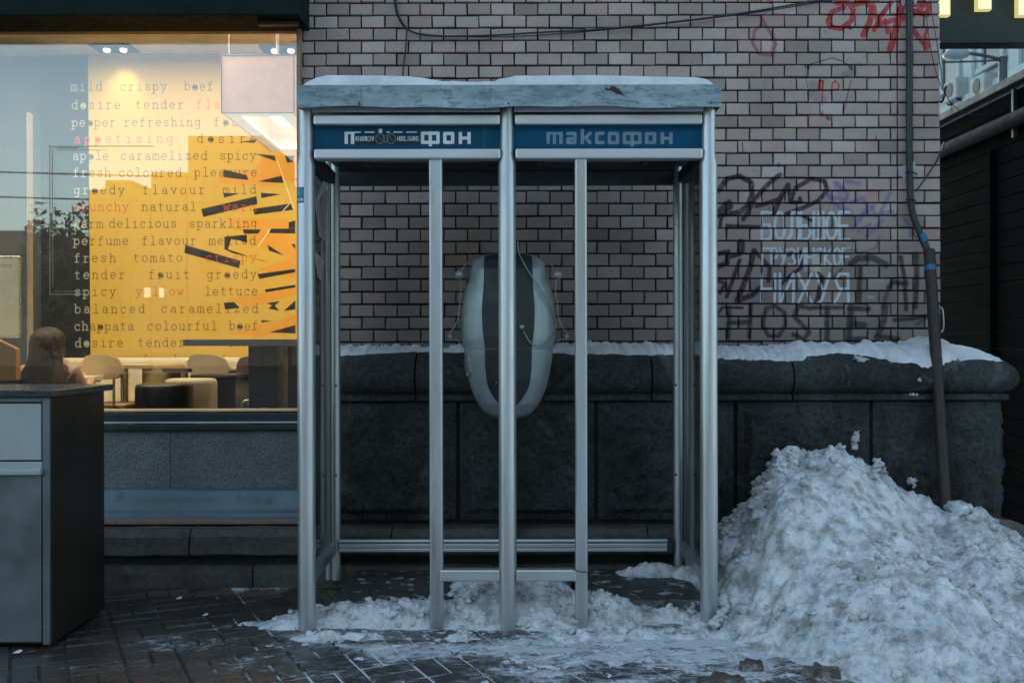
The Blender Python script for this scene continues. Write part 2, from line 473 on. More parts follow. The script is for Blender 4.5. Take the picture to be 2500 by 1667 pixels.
def snow_mat(name, dirty):
    m = M(name)
    base = m.mix(m.ramp(m.noise(7, 6, .65), [(.35, 0.0), (.65, 1.0)]), (.80, .83, .87), (.58, .62, .66))
    c = m.mix(m.math('MULTIPLY', m.ramp(m.noise(13, 7, .72), [(.44, 0.0), (.64, 1.0)]), dirty), base, (.25, .25, .24))
    c = m.mix(m.math('MULTIPLY', m.ramp(m.noise(60, 4, .7), [(.62, 0.0), (.72, 1.0)]), dirty), c, (.12, .11, .10))
    h = m.math('ADD', m.noise(45, 5, .7), m.math('MULTIPLY', m.noise(160, 3, .6), .5))
    return m.done(m.bsdf(c, .75, 0, h, .55, .012, .3))
snow_clean = snow_mat('clean snow', .15)
snow_dirty = snow_mat('trodden dirty snow', .9)

# ------------------------------------------------------------------ ground
YW = 5.42          # brick wall face
XL, XR = PX(732, YW), PX(2296, YW)
XP = PX(739, 5.13)     # left end of the granite plinth, hidden behind the left booth post

def ground_mat():
    m = M('joint grit and slush')
    sep = m.n('ShaderNodeSeparateXYZ'); m.l(m.pos(), sep.inputs[0])
    rg = m.math('MINIMUM', m.math('MULTIPLY', m.math('ADD', sep.outputs[0], 1.15), .13), .13)
    s = m.ramp(m.math('ADD', m.noise(2.6, 7, .78), rg), [(.50, 0.0), (.60, 1.0)])
    c = m.mix(s, (.03, .029, .027), (.66, .70, .75))
    return m.done(m.bsdf(c, .8, 0, m.noise(60, 4), .5, .004))
gm = ground_mat()
mb = MB(); mb.box(-60, 60, -60, 70, -.3, -.0045)
pav = mb.build('pavement', gm); tag(pav, kind='structure')

def paver_mat():
    m = M('wet dark paver')
    oi = m.n('ShaderNodeObjectInfo'); geo = m.n('ShaderNodeNewGeometry')
    r = m.math('FRACT', m.math('ADD', oi.outputs['Random'], geo.outputs['Random Per Island']))
    c = m.mix(r, (.034, .027, .023), (.072, .057, .046))
    c = m.mix(m.ramp(m.noise(28, 5, .7), [(.35, 0.0), (.7, 1.0)]), c, (.025, .024, .023))
    sp = m.n('ShaderNodeSeparateXYZ'); m.l(m.pos(), sp.inputs[0])   # warm glow beside the step, painted into the paver colour as a brown band
    glow = m.n('ShaderNodeMapRange'); glow.inputs[1].default_value = 4.86; glow.inputs[2].default_value = 4.99; m.l(m.math('ADD', sp.outputs[1], m.math('MULTIPLY', m.math('SUBTRACT', m.noise(9, 5), .5), .12)), glow.inputs[0])
    c = m.mix(m.math('MULTIPLY', glow.outputs[0], .8), c, (.17, .105, .07))
    # frozen dusting of snow, thicker to the right and near the booth, streaky under the broom
    sep = m.n('ShaderNodeSeparateXYZ'); m.l(m.pos(), sep.inputs[0])
    reg = m.math('MULTIPLY', m.math('ADD', sep.outputs[0], 1.45), .11)
    reg = m.math('MINIMUM', reg, .205)
    ry = m.math('ABSOLUTE', m.math('SUBTRACT', sep.outputs[1], 4.1))
    reg = m.math('SUBTRACT', reg, m.math('MULTIPLY', ry, .26))
    f = m.math('ADD', m.noise(4.2, 9, .8, (.6, 1.1, 1)), reg)
    d = m.ramp(m.math('ADD', f, m.math('MULTIPLY', m.math('SUBTRACT', m.noise(48, 6, .8, (.5, 1, 1)), .5), .35)), [(.575, 0.0), (.66, 1.0)])
    fine = m.ramp(m.noise(60, 6, .8, (.35, 1, 1)), [(.50, 0.0), (.60, 1.0)])
    d2 = m.math('MAXIMUM', d, m.math('MULTIPLY', fine, m.ramp(f, [(.47, .05), (.57, .75)])), True)
    c = m.mix(m.math('MULTIPLY', d2, .9), c, (.62, .66, .71))
    ro = m.math('ADD', m.ramp(m.noise(5, 5, .6), [(.35, .20), (.7, .5)]), m.math('MULTIPLY', d2, .4), True)
    return m.done(m.bsdf(c, ro, 0, m.math('ADD', m.noise(70, 5, .7), m.math('MULTIPLY', d2, .6)), .5, .004))
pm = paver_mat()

def block_mesh(name, w, d, h, ch, seed, up=True, m=None):
    """cheap block w x d x h, top (or front) edges chamfered, corners a little off"""
    rr = random.Random(seed)
    j = lambda s=.0016: rr.uniform(-s, s)
    x, y = w / 2, d / 2
    vs = [(-x, -y, 0), (x, -y, 0), (x, y, 0), (-x, y, 0)]
    vs += [(-x + j(), -y + j(), h - ch), (x + j(), -y + j(), h - ch), (x + j(), y + j(), h - ch), (-x + j(), y + j(), h - ch)]
    vs += [(-x + ch + j(), -y + ch + j(), h + j()), (x - ch + j(), -y + ch + j(), h + j()), (x - ch + j(), y - ch + j(), h + j()), (-x + ch + j(), y - ch + j(), h + j())]
    fs = [(8, 9, 10, 11)]
    for i in range(4):
        k = (i + 1) % 4
        fs += [(i, k, k + 4, i + 4), (i + 4, k + 4, k + 8, i + 8)]
    if not up:   # face looks at -Y: (x, y, z) -> (x, -z, y)
        vs = [(a, -c, b) for a, b, c in vs]
    return vs, fs

def mesh_of(name, vs, fs, m):
    me = bpy.data.meshes.new(name); me.from_pydata(vs, [], fs); me.materials.append(m); me.update()
    return me

ANG = R(26.3)
ex = Vector((math.cos(ANG), math.sin(ANG), 0)); ey = Vector((-math.sin(ANG), math.cos(ANG), 0))
gp = .009
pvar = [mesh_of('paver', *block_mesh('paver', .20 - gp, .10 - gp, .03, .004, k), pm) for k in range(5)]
cand = []
for i in range(-22, 30):
    for k in range(-16, 44):
        o = ex * (i * .2) + ey * (k * .2 + .06)
        par = (i + k) % 2
        for q in (0, 1):
            if par: c = o + ex * .1 + ey * (.05 + .1 * q); rz = ANG
            else: c = o + ex * (.05 + .1 * q) + ey * .1; rz = ANG + math.pi / 2
            cand.append((c + Vector((-.04, 0, 0)), rz))
near = []; rest = []
def snowed(c):  return c.x > .95 + max(0, (4.15 - c.y)) * 1.6
for c, rz in cand:
    if c.y > 5.0 or c.y < 2.6 or abs(c.x) > 4.5: continue
    x = 1250 + F * c.x / c.y; y = 833.5 + F * EYE / c.y
    inside = -90 < x < 2590 and y < 1710
    hid = snowed(c) or (abs(c.x) < .8 and c.y > 4.5) or (x < 215 and 1440 < y < 1560 and c.y > 4.07)
    if inside and not hid: near.append((c.y, c, rz))
    elif c.y > 2.6: rest.append((c, rz))
near.sort(key=lambda t: t[0])
for t in near[300:]: rest.append((t[1], t[2]))
for n_, (yy, c, rz) in enumerate(near[:300]):
    o = bpy.data.objects.new('paver', pvar[n_ % 5]); COL.objects.link(o)
    o.parent = pav
    o.location = c + Vector((0, 0, -.03 + random.uniform(-.0018, .0018))) - wl(pav)
    o.rotation_euler = (random.gauss(0, .006), random.gauss(0, .006), rz + random.gauss(0, .006))
print('pavers near', len(near), 'rest', len(rest))
V = []; Fc = []
for n_, (c, rz) in enumerate(rest):
    vs, fs = block_mesh('p', .20 - gp, .10 - gp, .03, .004, n_)
    ca, sa = math.cos(rz), math.sin(rz); b = len(V)
    V += [(c.x + x * ca - y * sa, c.y + x * sa + y * ca, z - .03) for x, y, z in vs]
    Fc += [tuple(i + b for i in f) for f in fs]
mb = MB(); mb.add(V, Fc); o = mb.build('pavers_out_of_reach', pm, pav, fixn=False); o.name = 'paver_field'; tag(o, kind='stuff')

# ------------------------------------------------------------------ graffiti sheet of colour, sampled by the bricks at their place on the wall
GX0, GY0, GX1, GY1 = 1640, -6, 2300, 846
cv = Canvas(GX0, GY0, GX1, GY1, 1.4)
red = (.42, .018, .025); dred = (.24, .02, .045)
purp = (.035, .014, .032); vio = (.15, .10, .30); blk = (.012, .018, .018); wht = (.62, .72, .80)
def Z(ox, oy, s, pts): return [(ox + s * a, oy + s * b) for a, b in pts]
z7 = lambda *p: Z(1700, 0, .35714, p)
z8 = lambda *p: Z(1700, 400, .3188, p)
# red tag, top right
cv.stroke(z7((1010, 60), (930, 90), (900, 150), (915, 195), (990, 205), (1060, 150), (1075, 80), (1040, 30), (960, 30)), 13, red, .9, 3)
cv.stroke(z7((1075, 40), (1160, 20), (1200, 60), (1185, 160), (1140, 250)), 15, red, .92, 2.5)
cv.stroke(z7((1330, 30), (1260, 120), (1215, 215)), 12, red, .9, 2.5)
cv.stroke(z7((1215, 40), (1230, 140), (1280, 90)), 9, red, .8, 2.5)
cv.stroke(z7((1410, 20), (1380, 150), (1325, 345)), 17, red, .92, 2.5)
cv.stroke(z7((1250, 175), (1340, 150), (1460, 130), (1540, 60), (1560, 30)), 12, red, .88, 2.5)
cv.stroke(z7((1290, 150), (1305, 235)), 10, red, .85, 2.5)
cv.stroke(z7((1490, 40), (1590, 45), (1580, 110), (1480, 90)), 14, red, .9, 2)
cv.stroke(z7((1450, 165), (1500, 240), (1575, 340)), 13, red, .9, 2)
cv.stroke(z7((1580, 200), (1560, 260), (1590, 320)), 9, red, .85, 2)
# dull red noose shape
cv.stroke(z7((445, 120), (465, 165), (400, 220), (385, 300), (430, 375), (510, 385), (545, 310), (505, 225), (465, 165)), 8, dred, .65, 3)
cv.stroke(z7((330, -5), (420, 5)), 10, dred, .5, 4); cv.stroke(z7((490, -10), (510, 20)), 12, dred, .6, 4)
cv.stroke(z7((525, 240), (530, 370)), 11, dred, .35, 7)
# ghost of a plaque with red figures and drips
cv.poly(z7((740, 460), (900, 405), (1080, 460), (1060, 560), (1000, 800), (800, 805), (755, 600)), (.42, .40, .38), .3, 2)
cv.stroke(z7((740, 460), (840, 430), (930, 405), (1000, 430), (1070, 470)), 3.5, (.06, .06, .06), .8, 1.5)
cv.stroke(z7((745, 480), (760, 610)), 2.5, (.06, .06, .06), .7, 1); cv.stroke(z7((1055, 560), (1000, 795)), 3.2, (.12, .04, .04), .75, 1)
for a, b in ((755, 462), (1052, 470), (895, 812), (1045, 195)): cv.stroke(z7((a, b), (a + 8, b + 6)), 10, (.05, .05, .05), .85, 3)
cv.stroke(z7((1010, 520), (1075, 500)), 16, (.13, .11, .10), .45, 8)
cv.stroke(z7((800, 590), (800, 650), (860, 690)), 26, (.12, .11, .11), .4, 9)
caps(cv, 'П', 1995, 2010, 200, 223, 4, red)
cv.stroke(z7((835, 620), (840, 560), (865, 560), (862, 620)), 5.5, red, 1, 1)
cv.stroke(z7((862, 620), (860, 710)), 3, red, .9, 1)
cv.stroke(z7((925, 620), (930, 580), (950, 560), (975, 590), (970, 620), (925, 620)), 4.2, red, .85, 1)
cv.poly(z7((842, 805), (862, 755), (875, 805)), red, .85)
for a, b, l in ((315, 985, 60), (1225, 940, 20), (560, 1120, 25)): cv.stroke(z7((a, b), (a + 4, b + l)), 4, (.04, .04, .04), .7, 2.5)
# purple black tag
cv.stroke(z8((170, 210), (235, 120), (330, 100), (420, 150), (425, 240), (390, 330), (330, 375), (190, 395)), 13, purp, .95, 4.5)
cv.stroke(z8((170, 370), (250, 300), (260, 330), (180, 400)), 15, purp, .95, 5)
cv.stroke(z8((360, 430), (450, 270), (560, 150), (640, 90)), 12, purp, .95, 6)
cv.stroke(z8((590, 385), (640, 270), (700, 170)), 13, purp, .95, 3)
cv.stroke(z8((460, 330), (560, 300), (640, 270)), 10, purp, .95, 3)
cv.stroke(z8((700, 170), (720, 300), (800, 300), (790, 270)), 10, purp, .95, 3)
cv.stroke(z8((720, 290), (760, 190), (880, 120), (980, 140), (1000, 210), (930, 290), (800, 350), (670, 395)), 11, purp, .95, 3.5)
cv.stroke(z8((235, 480), (480, 490)), 10, purp, .95, 5); cv.stroke(z8((190, 420), (180, 480)), 9, purp, .95, 4)
cv.stroke(z8((800, 400), (880, 440)), 7, purp, .95, 3)
# violet tag
for q in (((1060, 150), (1160, 230), (1140, 290), (1010, 250)), ((1150, 140), (1240, 160)), ((1010, 250), (1080, 330), (1180, 370)),
          ((1180, 300), (1270, 270), (1310, 330), (1250, 430), (1200, 500)), ((1480, 230), (1440, 310), (1400, 400)), ((1340, 330), (1360, 400), (1500, 370)),
          ((1200, 420), (1280, 400), (1360, 330)), ((1240, 520), (1330, 470)), ((1590, 430), (1640, 490), (1640, 560)), ((1300, 560), (1420, 440))):
    cv.stroke(z8(*q), 10, vio, .55, 5)
cv.stroke(z8((1080, 170), (1130, 260)), 22, vio, .4, 10)
# black tag on the left
cv.stroke(z8((340, 610), (340, 670)), 20, purp, .95, 5)
cv.stroke(z8((180, 690), (240, 680), (235, 760), (170, 790)), 13, purp, .95, 5)
cv.stroke(z8((330, 740), (230, 1020)), 10, purp, .95, 4); cv.stroke(z8((250, 720), (330, 700)), 9, purp, .95, 4)
cv.stroke(z8((440, 670), (410, 800), (310, 1050), (420, 1010), (480, 960)), 14, purp, .95, 4)
cv.stroke(z8((440, 670), (500, 730), (560, 800), (550, 900)), 11, purp, .95, 4)
cv.stroke(z8((170, 900), (220, 920), (180, 990)), 9, purp, .95, 3)
cv.stroke(z8((170, 1140), (200, 1100), (350, 1105)), 7, purp, .95, 3)
cv.stroke(z8((700, 700), (800, 680), (800, 800), (730, 850), (640, 930)), 9, purp, .95, 3)
cv.stroke(z8((930, 850), (960, 880), (920, 1060)), 13, purp, .95, 3); cv.stroke(z8((1040, 880), (1110, 810)), 6, blk, .6, 3)
# white stencilled lines
caps(cv, 'БОЛЬШОЕ', 1860, 2080, 520, 586, 6.8, wht, .78, 1.6, .22, .8)
caps(cv, 'ГРУЗИНСКОЕ', 1860, 2078, 608, 650, 5.2, wht, .74, 1.6, .25, .7)
caps(cv, 'НИХУЯ', 1859, 2082, 670, 741, 6.6, wht, .78, 1.6, .28, .8)
cv.poly(z8((880, 660), (945, 660), (945, 830), (820, 830), (820, 800), (880, 790)), (.42, .45, .46), .7)
cv.poly(z8((905, 710), (943, 710), (943, 830), (905, 830)), (.55, .47, .28), .7)
cv.poly(z8((1300, 1010), (1368, 1015), (1355, 1038), (1310, 1035)), (.30, .42, .45), .6); cv.poly(z8((1345, 1090), (1405, 1095), (1400, 1115), (1350, 1110)), (.25, .36, .36), .5)
# dark green spray word and loops
def gl(*q, wd=9, a=.8): cv.stroke(z8(*q), wd + 2, blk, min(1, a * 1.1), 7)
gl((250, 1100), (240, 1330)); gl((415, 1080), (400, 1330)); gl((245, 1220), (400, 1215)); gl((510, 1200), (530, 1110), (600, 1090), (670, 1140), (680, 1230), (630, 1320), (550, 1320), (510, 1250), (510, 1200), wd=8)
gl((870, 1110), (780, 1090), (745, 1170), (800, 1230), (860, 1290), (820, 1345), (740, 1310), wd=9); gl((890, 1105), (1110, 1105), wd=8); gl((1000, 1105), (995, 1345), wd=12)
gl((1180, 1110), (1160, 1350), wd=15, a=.75); gl((1170, 1110), (1310, 1115), wd=12); gl((1180, 1230), (1280, 1240), wd=14, a=.7); gl((1160, 1345), (1290, 1340))
gl((1440, 1100), (1430, 1200), (1380, 1340), wd=15, a=.7); gl((1380, 1320), (1540, 1345), wd=10)
gl((1180, 770), (1230, 730), (1350, 725), (1450, 780), wd=14, a=.75); gl((1250, 800), (1240, 1050), wd=11); gl((1400, 560), (1370, 650), (1250, 690), (1100, 630), wd=3, a=.4)
gl((1680, 700), (1680, 900), (1670, 1100), wd=11); gl((1560, 720), (1590, 900), (1600, 1120), wd=9); gl((1470, 950), (1500, 910), (1600, 925), wd=10); gl((1510, 1200), (1640, 1190), (1760, 1170), wd=8); gl((1420, 1100), (1470, 950), wd=9, a=.5)
gl((1690, 1230), (1760, 1180), wd=8, a=.5); gl((1770, 620), (1760, 760), wd=6, a=.5)
graf = cv.image('spray_paint_on_wall')

def brick_mat():
    m = M('pale glazed brick')
    oi = m.n('ShaderNodeObjectInfo'); geo = m.n('ShaderNodeNewGeometry')
    r = m.math('FRACT', m.math('ADD', m.math('MULTIPLY', oi.outputs['Random'], 1.0), geo.outputs['Random Per Island']))
    c = m.ramp(r, [(.0, (.25, .20, .185)), (.2, (.315, .265, .255)), (.4, (.35, .30, .285)), (.55, (.35, .265, .255)), (.7, (.30, .265, .235)), (.85, (.385, .345, .335)), (1.0, (.22, .18, .165))])
    r2 = m.math('FRACT', m.math('MULTIPLY', r, 17.3))
    c = m.mix(1.0, c, m.ramp(r2, [(0, (1.20, 1.12, 1.06)), (1, (1.46, 1.37, 1.30))]), 'MULTIPLY')
    c = m.mix(m.ramp(m.noise(2.2, 5, .6), [(.42, 0.0), (.75, .4)]), c, (.16, .15, .145))
    c = m.mix(m.ramp(m.noise(60, 5, .7), [(.5, 0.0), (.8, .3)]), c, (.13, .12, .115))
    # soot and splash low on the wall, deepened to imitate shade behind the booth
    sep = m.n('ShaderNodeSeparateXYZ'); m.l(m.pos(), sep.inputs[0])
    low = m.ramp(m.math('ADD', m.math('MULTIPLY', sep.outputs[2], -1.0), m.math('MULTIPLY', m.noise(3, 5), .6)), [(0, 0), (1, 1)])
    lz = m.n('ShaderNodeMapRange'); lz.inputs[1].default_value = 2.05; lz.inputs[2].default_value = 1.25; lz.inputs[3].default_value = 0; lz.inputs[4].default_value = .56
    m.l(m.math('ADD', sep.outputs[2], m.math('MULTIPLY', m.math('SUBTRACT', m.noise(2.6, 5), .5), .7)), lz.inputs[0])
    c = m.mix(lz.outputs[0], c, (.085, .078, .072))
    vn = m.n('ShaderNodeTexVoronoi', feature='F1'); vn.inputs['Scale'].default_value = 22; m.l(m.pos(), vn.inputs['Vector'])
    c = m.mix(m.math('MULTIPLY', m.ramp(vn.outputs['Distance'], [(.05, 1.0), (.13, 0.0)]), m.ramp(m.noise(9, 3), [(.5, 0.0), (.6, .8)])), c, (.05, .048, .045))
    mp = m.n('ShaderNodeMapping', vector_type='POINT')
    sx = F / YW / (GX1 - GX0); sz = F / YW / (GY1 - GY0)
    x_off = (1250 - GX0) / (GX1 - GX0); z_off = (GY1 - 833.5) / (GY1 - GY0) - EYE * sz
    cx = m.n('ShaderNodeCombineXYZ')
    m.l(m.math('ADD', m.math('MULTIPLY', sep.outputs[0], sx), x_off), cx.inputs[0])
    m.l(m.math('ADD', m.math('MULTIPLY', sep.outputs[2], sz), z_off), cx.inputs[1])
    im = m.n('ShaderNodeTexImage', extension='CLIP'); im.image = graf
    m.l(cx.outputs[0], im.inputs[0])
    wear = m.ramp(m.noise(55, 7, .8), [(.36, .65), (.52, 1.0)])
    c = m.mix(m.math('MULTIPLY', im.outputs['Alpha'], wear), c, im.outputs['Color'])
    return m.done(m.bsdf(c, m.ramp(m.noise(20, 4), [(.3, .45), (.7, .7)]), 0, m.noise(90, 5, .7), .35, .002, spec=.2))
bm_ = brick_mat()

# ------------------------------------------------------------------ the brick wall
wall = empty('brick_wall', (0, YW, 0), 'pale brick wall with dark joints and sprayed graffiti above the granite plinth', 'wall')
TOPZ = 9.0
mb = MB(); mb.box(XL + .004, XR - .004, YW + .010, YW + .42, 1.15, TOPZ); mb.build('mortar_bed', mortar, wall)
mb = MB(); mb.box(XL, XR - .5, YW + .43, YW + 3.5, 0, 3.4); mb.build('wall_core', mortar, wall)
CH, CW = .06821, .1279
z_line = PZ(8.6, YW)       # a bed joint
JW, JH = .0080, .0092
cache = {}
def brick_me(wd, k):
    key = (round(wd, 4), k)
    if key not in cache: cache[key] = mesh_of('brick', *block_mesh('brick', wd, CH - JH, .025, .0025, hash(key) & 0xffff, up=False), bm_)
    return cache[key]
bricks = []
xa, xb = XL, XR
for row in range(-14, 34):          # row 0 hangs below z_line; negative rows are above it
    zc = z_line - row * CH - CH / 2
    if zc < 1.16: continue
    ph = (row % 2) * .5 + .12
    # quoin bricks at the right-hand arris
    qs = [.152, .082] if row % 2 == 0 else [.088, .146]
    x = xb
    for q in qs:
        bricks.append((x - q / 2, zc, q - JW)); x -= q
    xe = x
    n0 = math.floor((xa / CW) - ph) 
    k = n0
    while True:
        a = (k + ph) * CW; b = a + CW; k += 1
        if a >= xe: break
        a = max(a, xa); b = min(b, xe)
        if b - a < .02: continue
        bricks.append(((a + b) / 2, zc, b - a - JW))
def bscore(b):
    x = 1250 + F * b[0] / YW; y = 833.5 - F * (b[1] - EYE) / YW
    if y < -15 or y > 842: return 99
    if x > 1752: return 0 + x * 1e-5
    if y < 175: return 1
    if x < 725 + 60 or 1260 > x > 1218 or 1047 < x < 1080: return 5
    return 3
bricks.sort(key=bscore)
for k, (x, z, wd) in enumerate(bricks[:300]):
    o = bpy.data.objects.new('brick', brick_me(wd, k % 4)); COL.objects.link(o); o.parent = wall
    o.location = Vector((x + random.gauss(0, .0006), YW + .017 + random.gauss(0, .0012), z + random.gauss(0, .0007))) - wl(wall)
    o.rotation_euler = (random.gauss(0, .008), random.gauss(0, .003), random.gauss(0, .006))
V = []; Fc = []
for k, (x, z, wd) in enumerate(bricks[300:]):
    vs, fs = block_mesh('b', wd, CH - JH, .025, .0025, k, up=False)
    b = len(V); dx, dy, dz = random.gauss(0, .0006), random.gauss(0, .0012), random.gauss(0, .0007)
    tx, tz = random.gauss(0, .008), random.gauss(0, .006)
    V += [(x + dx + q[0], YW + .017 + dy + q[1] + tx * q[2] + tz * q[0], z + dz + q[2]) for q in vs]
    Fc += [tuple(i + b for i in f) for f in fs]
mb = MB(); mb.add(V, Fc); o = mb.build('brickwork', bm_, wall, fixn=False); tag(o, kind='stuff')

# ------------------------------------------------------------------ granite plinth
pl = empty('stone_plinth', (0, 5.2, 0), 'dark granite plinth with a rounded top moulding below the brick wall', 'plinth')
mb = MB(); mb.box(XP + .002, XR + .19, YW - .19, YW - .03, 0, 1.15); mb.build('core', mortar, pl)
mb = MB(); mb.box(XR - .05, XR + .19, YW - .03, YW + 3.0, 0, 1.15); mb.build('return_core', mortar, pl)
TP = [(0, 1.205), (.08, 1.198), (.14, 1.186), (.19, 1.168), (.225, 1.15), (.25, 1.13), (.27, 1.107), (.283, 1.075), (.286, 1.05), (.278, 1.022), (.26, .998), (.235, .982), (.222, .977),
      (.222, .972), (.248, .970), (.249, .945), (.246, .941), (.20, .938)]
def moulding(name, xa, xb, corner, seed):
    """sweep of the profile; the corner stone turns round the building"""
    path = []
    if corner:
        n = 10
        for i in range(n + 1): path.append(((1, 0), xa + (XR - xa) * i / n))
        path2 = [YW + 2.9 * i / 6 for i in range(0, 7)]
    else:
        n = 8
        path = [((1, 0), xa + (xb - xa) * i / n) for i in range(n + 1)]
        path2 = []
    rows = []
    def prof(f):
        return [f(p, z) for p, z in TP]
    for i, (_, x) in enumerate(path):
        last = corner and i == len(path) - 1
        ri = []
        for p, z in TP:
            nz = fbm(np.array([x * 6.0]), np.array([z * 9.0 + p * 9]), 3, seed)[0] * .004
            ed = 0 if (corner and last) or (0 < i < len(path) - 1) else -.006
            pp = p + (nz + ed if p > .1 else 0)
            ri.append((x + (p if last else (p * (x - xa) / (XR - xa) * 0)), YW - pp, z))
        rows.append(ri)
    for y in path2[1:]:
        rows.append([(XR + p + (fbm(np.array([y * 6.0]), np.array([z * 9.0]), 3, seed)[0] * .004 if p > .1 else 0), y, z) for p, z in TP])
    mb = MB(); mb.grid(np.array(rows), True)
    nr = len(TP); a = rows[0]; b = rows[-1]
    mb.add(a, [tuple(range(nr))]); mb.add(b, [tuple(reversed(range(nr)))])
    return mb.build(name, granite_dark, pl)
jt = [XP, PX(1012, 5.14), PX(1593, 5.14), PX(1940, 5.14)]
for i in range(3): moulding('moulding_stone', jt[i] + .005, jt[i + 1] - .005, False, 5 + i)
moulding('moulding_stone', jt[3] + .005, None, True, 9)

def rock(name, xa, xb, za, zb, yf, seed, margin=.035, bulge=.048, side=None, m=None):
    nx, nz = int((xb - xa) / .012) + 2, int((zb - za) / .012) + 2
    u = np.linspace(xa, xb, nx); v = np.linspace(za, zb, nz)
    X, Zz = np.meshgrid(u, v)
    e = np.minimum(np.minimum(X - xa, xb - X), np.minimum(Zz - za, zb - Zz))
    k = np.clip((e - margin) / .03, 0, 1); k = k * k * (3 - 2 * k)
    D = k * (bulge * .55 + bulge * 1.1 * (fbm(X * 5, Zz * 5, 6, seed, .72) + .15) + .012 * np.abs(fbm(X * 11, Zz * 11, 3, seed + 3)))
    D += -.006 * np.clip(1 - e / .007, 0, 1) + .0015 * fbm(X * 50, Zz * 50, 2, seed)
    if side: Vv = np.stack([np.full_like(X, yf) + D, X, Zz], -1)
    else: Vv = np.stack([X, yf - D, Zz], -1)
    mb = MB(); mb.grid(Vv, True)
    ring = [(0, 0), (0, nx - 1), (nz - 1, nx - 1), (nz - 1, 0)]
    fr = [tuple(Vv[a, b]) for a, b in ring]
    bk = [((yf - .1, q[1], q[2]) if side else (q[0], yf + .1, q[2])) for q in fr]
    mb.add(fr + bk, [(0, 1, 5, 4), (1, 2, 6, 5), (2, 3, 7, 6), (3, 0, 4, 7)])
    return mb.build(name, m or granite_dark, pl)
bx = [XP, PX(781, 5.2), PX(1118, 5.2), PX(1455, 5.2), PX(1795, 5.2), PX(2127, 5.2), XR + .222]
YB = YW - .222
for i in range(6):
    g = .010 if i != 0 else .006
    rock('plinth_block', bx[i] + g, bx[i + 1] - (g if i < 5 else 0), .318, .934, YB, 20 + i)
for i in range(3): rock('plinth_block', YB + .004 + i * .7, YB + (i + 1) * .7 - .012, .318, .934, XR + .223, 40 + i, side=True)
# foot courses, running on under the shop window
def foot(name, xa, xb, poly, seed, m):
    n = max(4, int((xb - xa) / .04))
    rows = []
    for i in range(n + 1):
        x = xa + (xb - xa) * i / n
        e = -.005 if i in (0, n) else 0
        rows.append([(x, y + (fbm(np.array([x * 9]), np.array([z * 9]), 3, seed)[0] * .006 if j not in (0, len(poly) - 1) else 0) - e, z + (fbm(np.array([x * 12]), np.array([y * 12.]), 4, seed + 3)[0] * .007 if j not in (0, len(poly) - 1) else 0)) for j, (y, z) in enumerate(poly)])
    mb = MB(); mb.grid(np.array(rows), False)
    k = len(poly); mb.add(rows[0], [tuple(range(k))]); mb.add(rows[-1], [tuple(reversed(range(k)))])
    return mb.build(name, m, pl)
up = [(5.32, .292), (5.19, .290), (5.125, .287), (5.105, .268), (5.088, .255), (5.09, .21), (5.088, .165), (5.11, .150), (5.30, .150)]
lo = [(5.30, .106), (5.12, .106), (5.085, .104), (5.082, .06), (5.084, -.02), (5.30, -.02)]
ux = [-3.9, -3.0, PX(460, 5.09), -.62, PX(1582, 5.09), 1.9, XR + .33]
for i in range(6): foot('step_stone', ux[i] + .004, ux[i + 1] - .004, up, 60 + i, granite_step)
lx = [-3.9, -2.62, PX(615, 5.085), -.1, 1.1, XR + .33]
for i in range(5): foot('kerb_stone', lx[i] + .004, lx[i + 1] - .004, lo, 70 + i, granite_step)
mb = MB(); mb.box(-3.9, XR + .3, 5.14, 5.34, 0, .285); mb.build('foot_core', mortar, pl)

# ------------------------------------------------------------------ shop front
YG = 5.40
shop = empty('shop_front', (-2.4, YG, 0), 'lit cafe window with dark green fascia over a speckled granite apron left of the booth', 'shop front')
xr_ = PX(728, YG)
glass = clear('window glass', (.95, .97, .96), .065, .0, ior=1.45)
mb = MB(); mb.box(-4.6, xr_, YG - .006, YG + .006, PZ(1003, YG), PZ(72, YG)); mb.build('window_pane', glass, shop)
wood = simple('warm timber liner', (.16, .085, .03), .5, 0, .2, 10, .1, stretch=(.2, 1, 1))
mb = MB(); mb.box(-4.6, xr_ + .004, YG - .05, YG + .08, PZ(72, YG) + .001, PZ(64, YG) + .05, .003); mb.build('window_head', wood, shop)
mb = MB(); mb.box(xr_, xr_ + .022, YG - .03, YG + .09, PZ(1003, YG), PZ(72, YG), .002); mb.build('window_jamb', simple('jamb paint', (.30, .22, .16), .5), shop)
mb = MB(); mb.box(-4.6, xr_ + .02, YG - .045, YG + .05, PZ(1026, YG), PZ(1005, YG), .004); mb.build('sill_rail', frame_metal, shop)
mb = MB(); mb.box(-4.6, xr_ + .02, YG - .03, YG + .08, PZ(1003.5, YG - .03) + .001, PZ(998, YG), .002); mb.build('sill_strip', simple('sill strip', (.75, .52, .33), .4), shop)
mb = MB(); mb.box(-4.6, xr_ + .02, YG - .052, YG + .02, PZ(1031.5, YG - .05), PZ(1027.5, YG - .05), .001); mb.build('sill_bead', alu_h, shop)
mb = MB(); mb.box(-4.6, xr_ + .02, YG - .045, YG + .05, PZ(1047, YG), PZ(1032.5, YG), .004); mb.build('sill_rail', frame_metal, shop)
Yf = 5.14
mb = MB(); mb.box(-4.6, PX(731, Yf), Yf, YG + .02, PZ(35, Yf), PZ(35, Yf) + .62, .004); mb.build('fascia', dark_metal, shop)
mb = MB(); mb.box(-4.6, PX(731, Yf), Yf - .012, Yf - .002, PZ(35, Yf) + .30, PZ(35, Yf) + .33); mb.build('fascia_bead', frame_metal, shop)
mb = MB(); mb.box(PX(632, 5.25), PX(729, 5.25), 5.235, 5.275, PZ(35, Yf) - .022, PZ(35, Yf) - .001, .002); mb.build('vent_grille', simple('dull brass', (.10, .06, .03), .5, .5), shop)
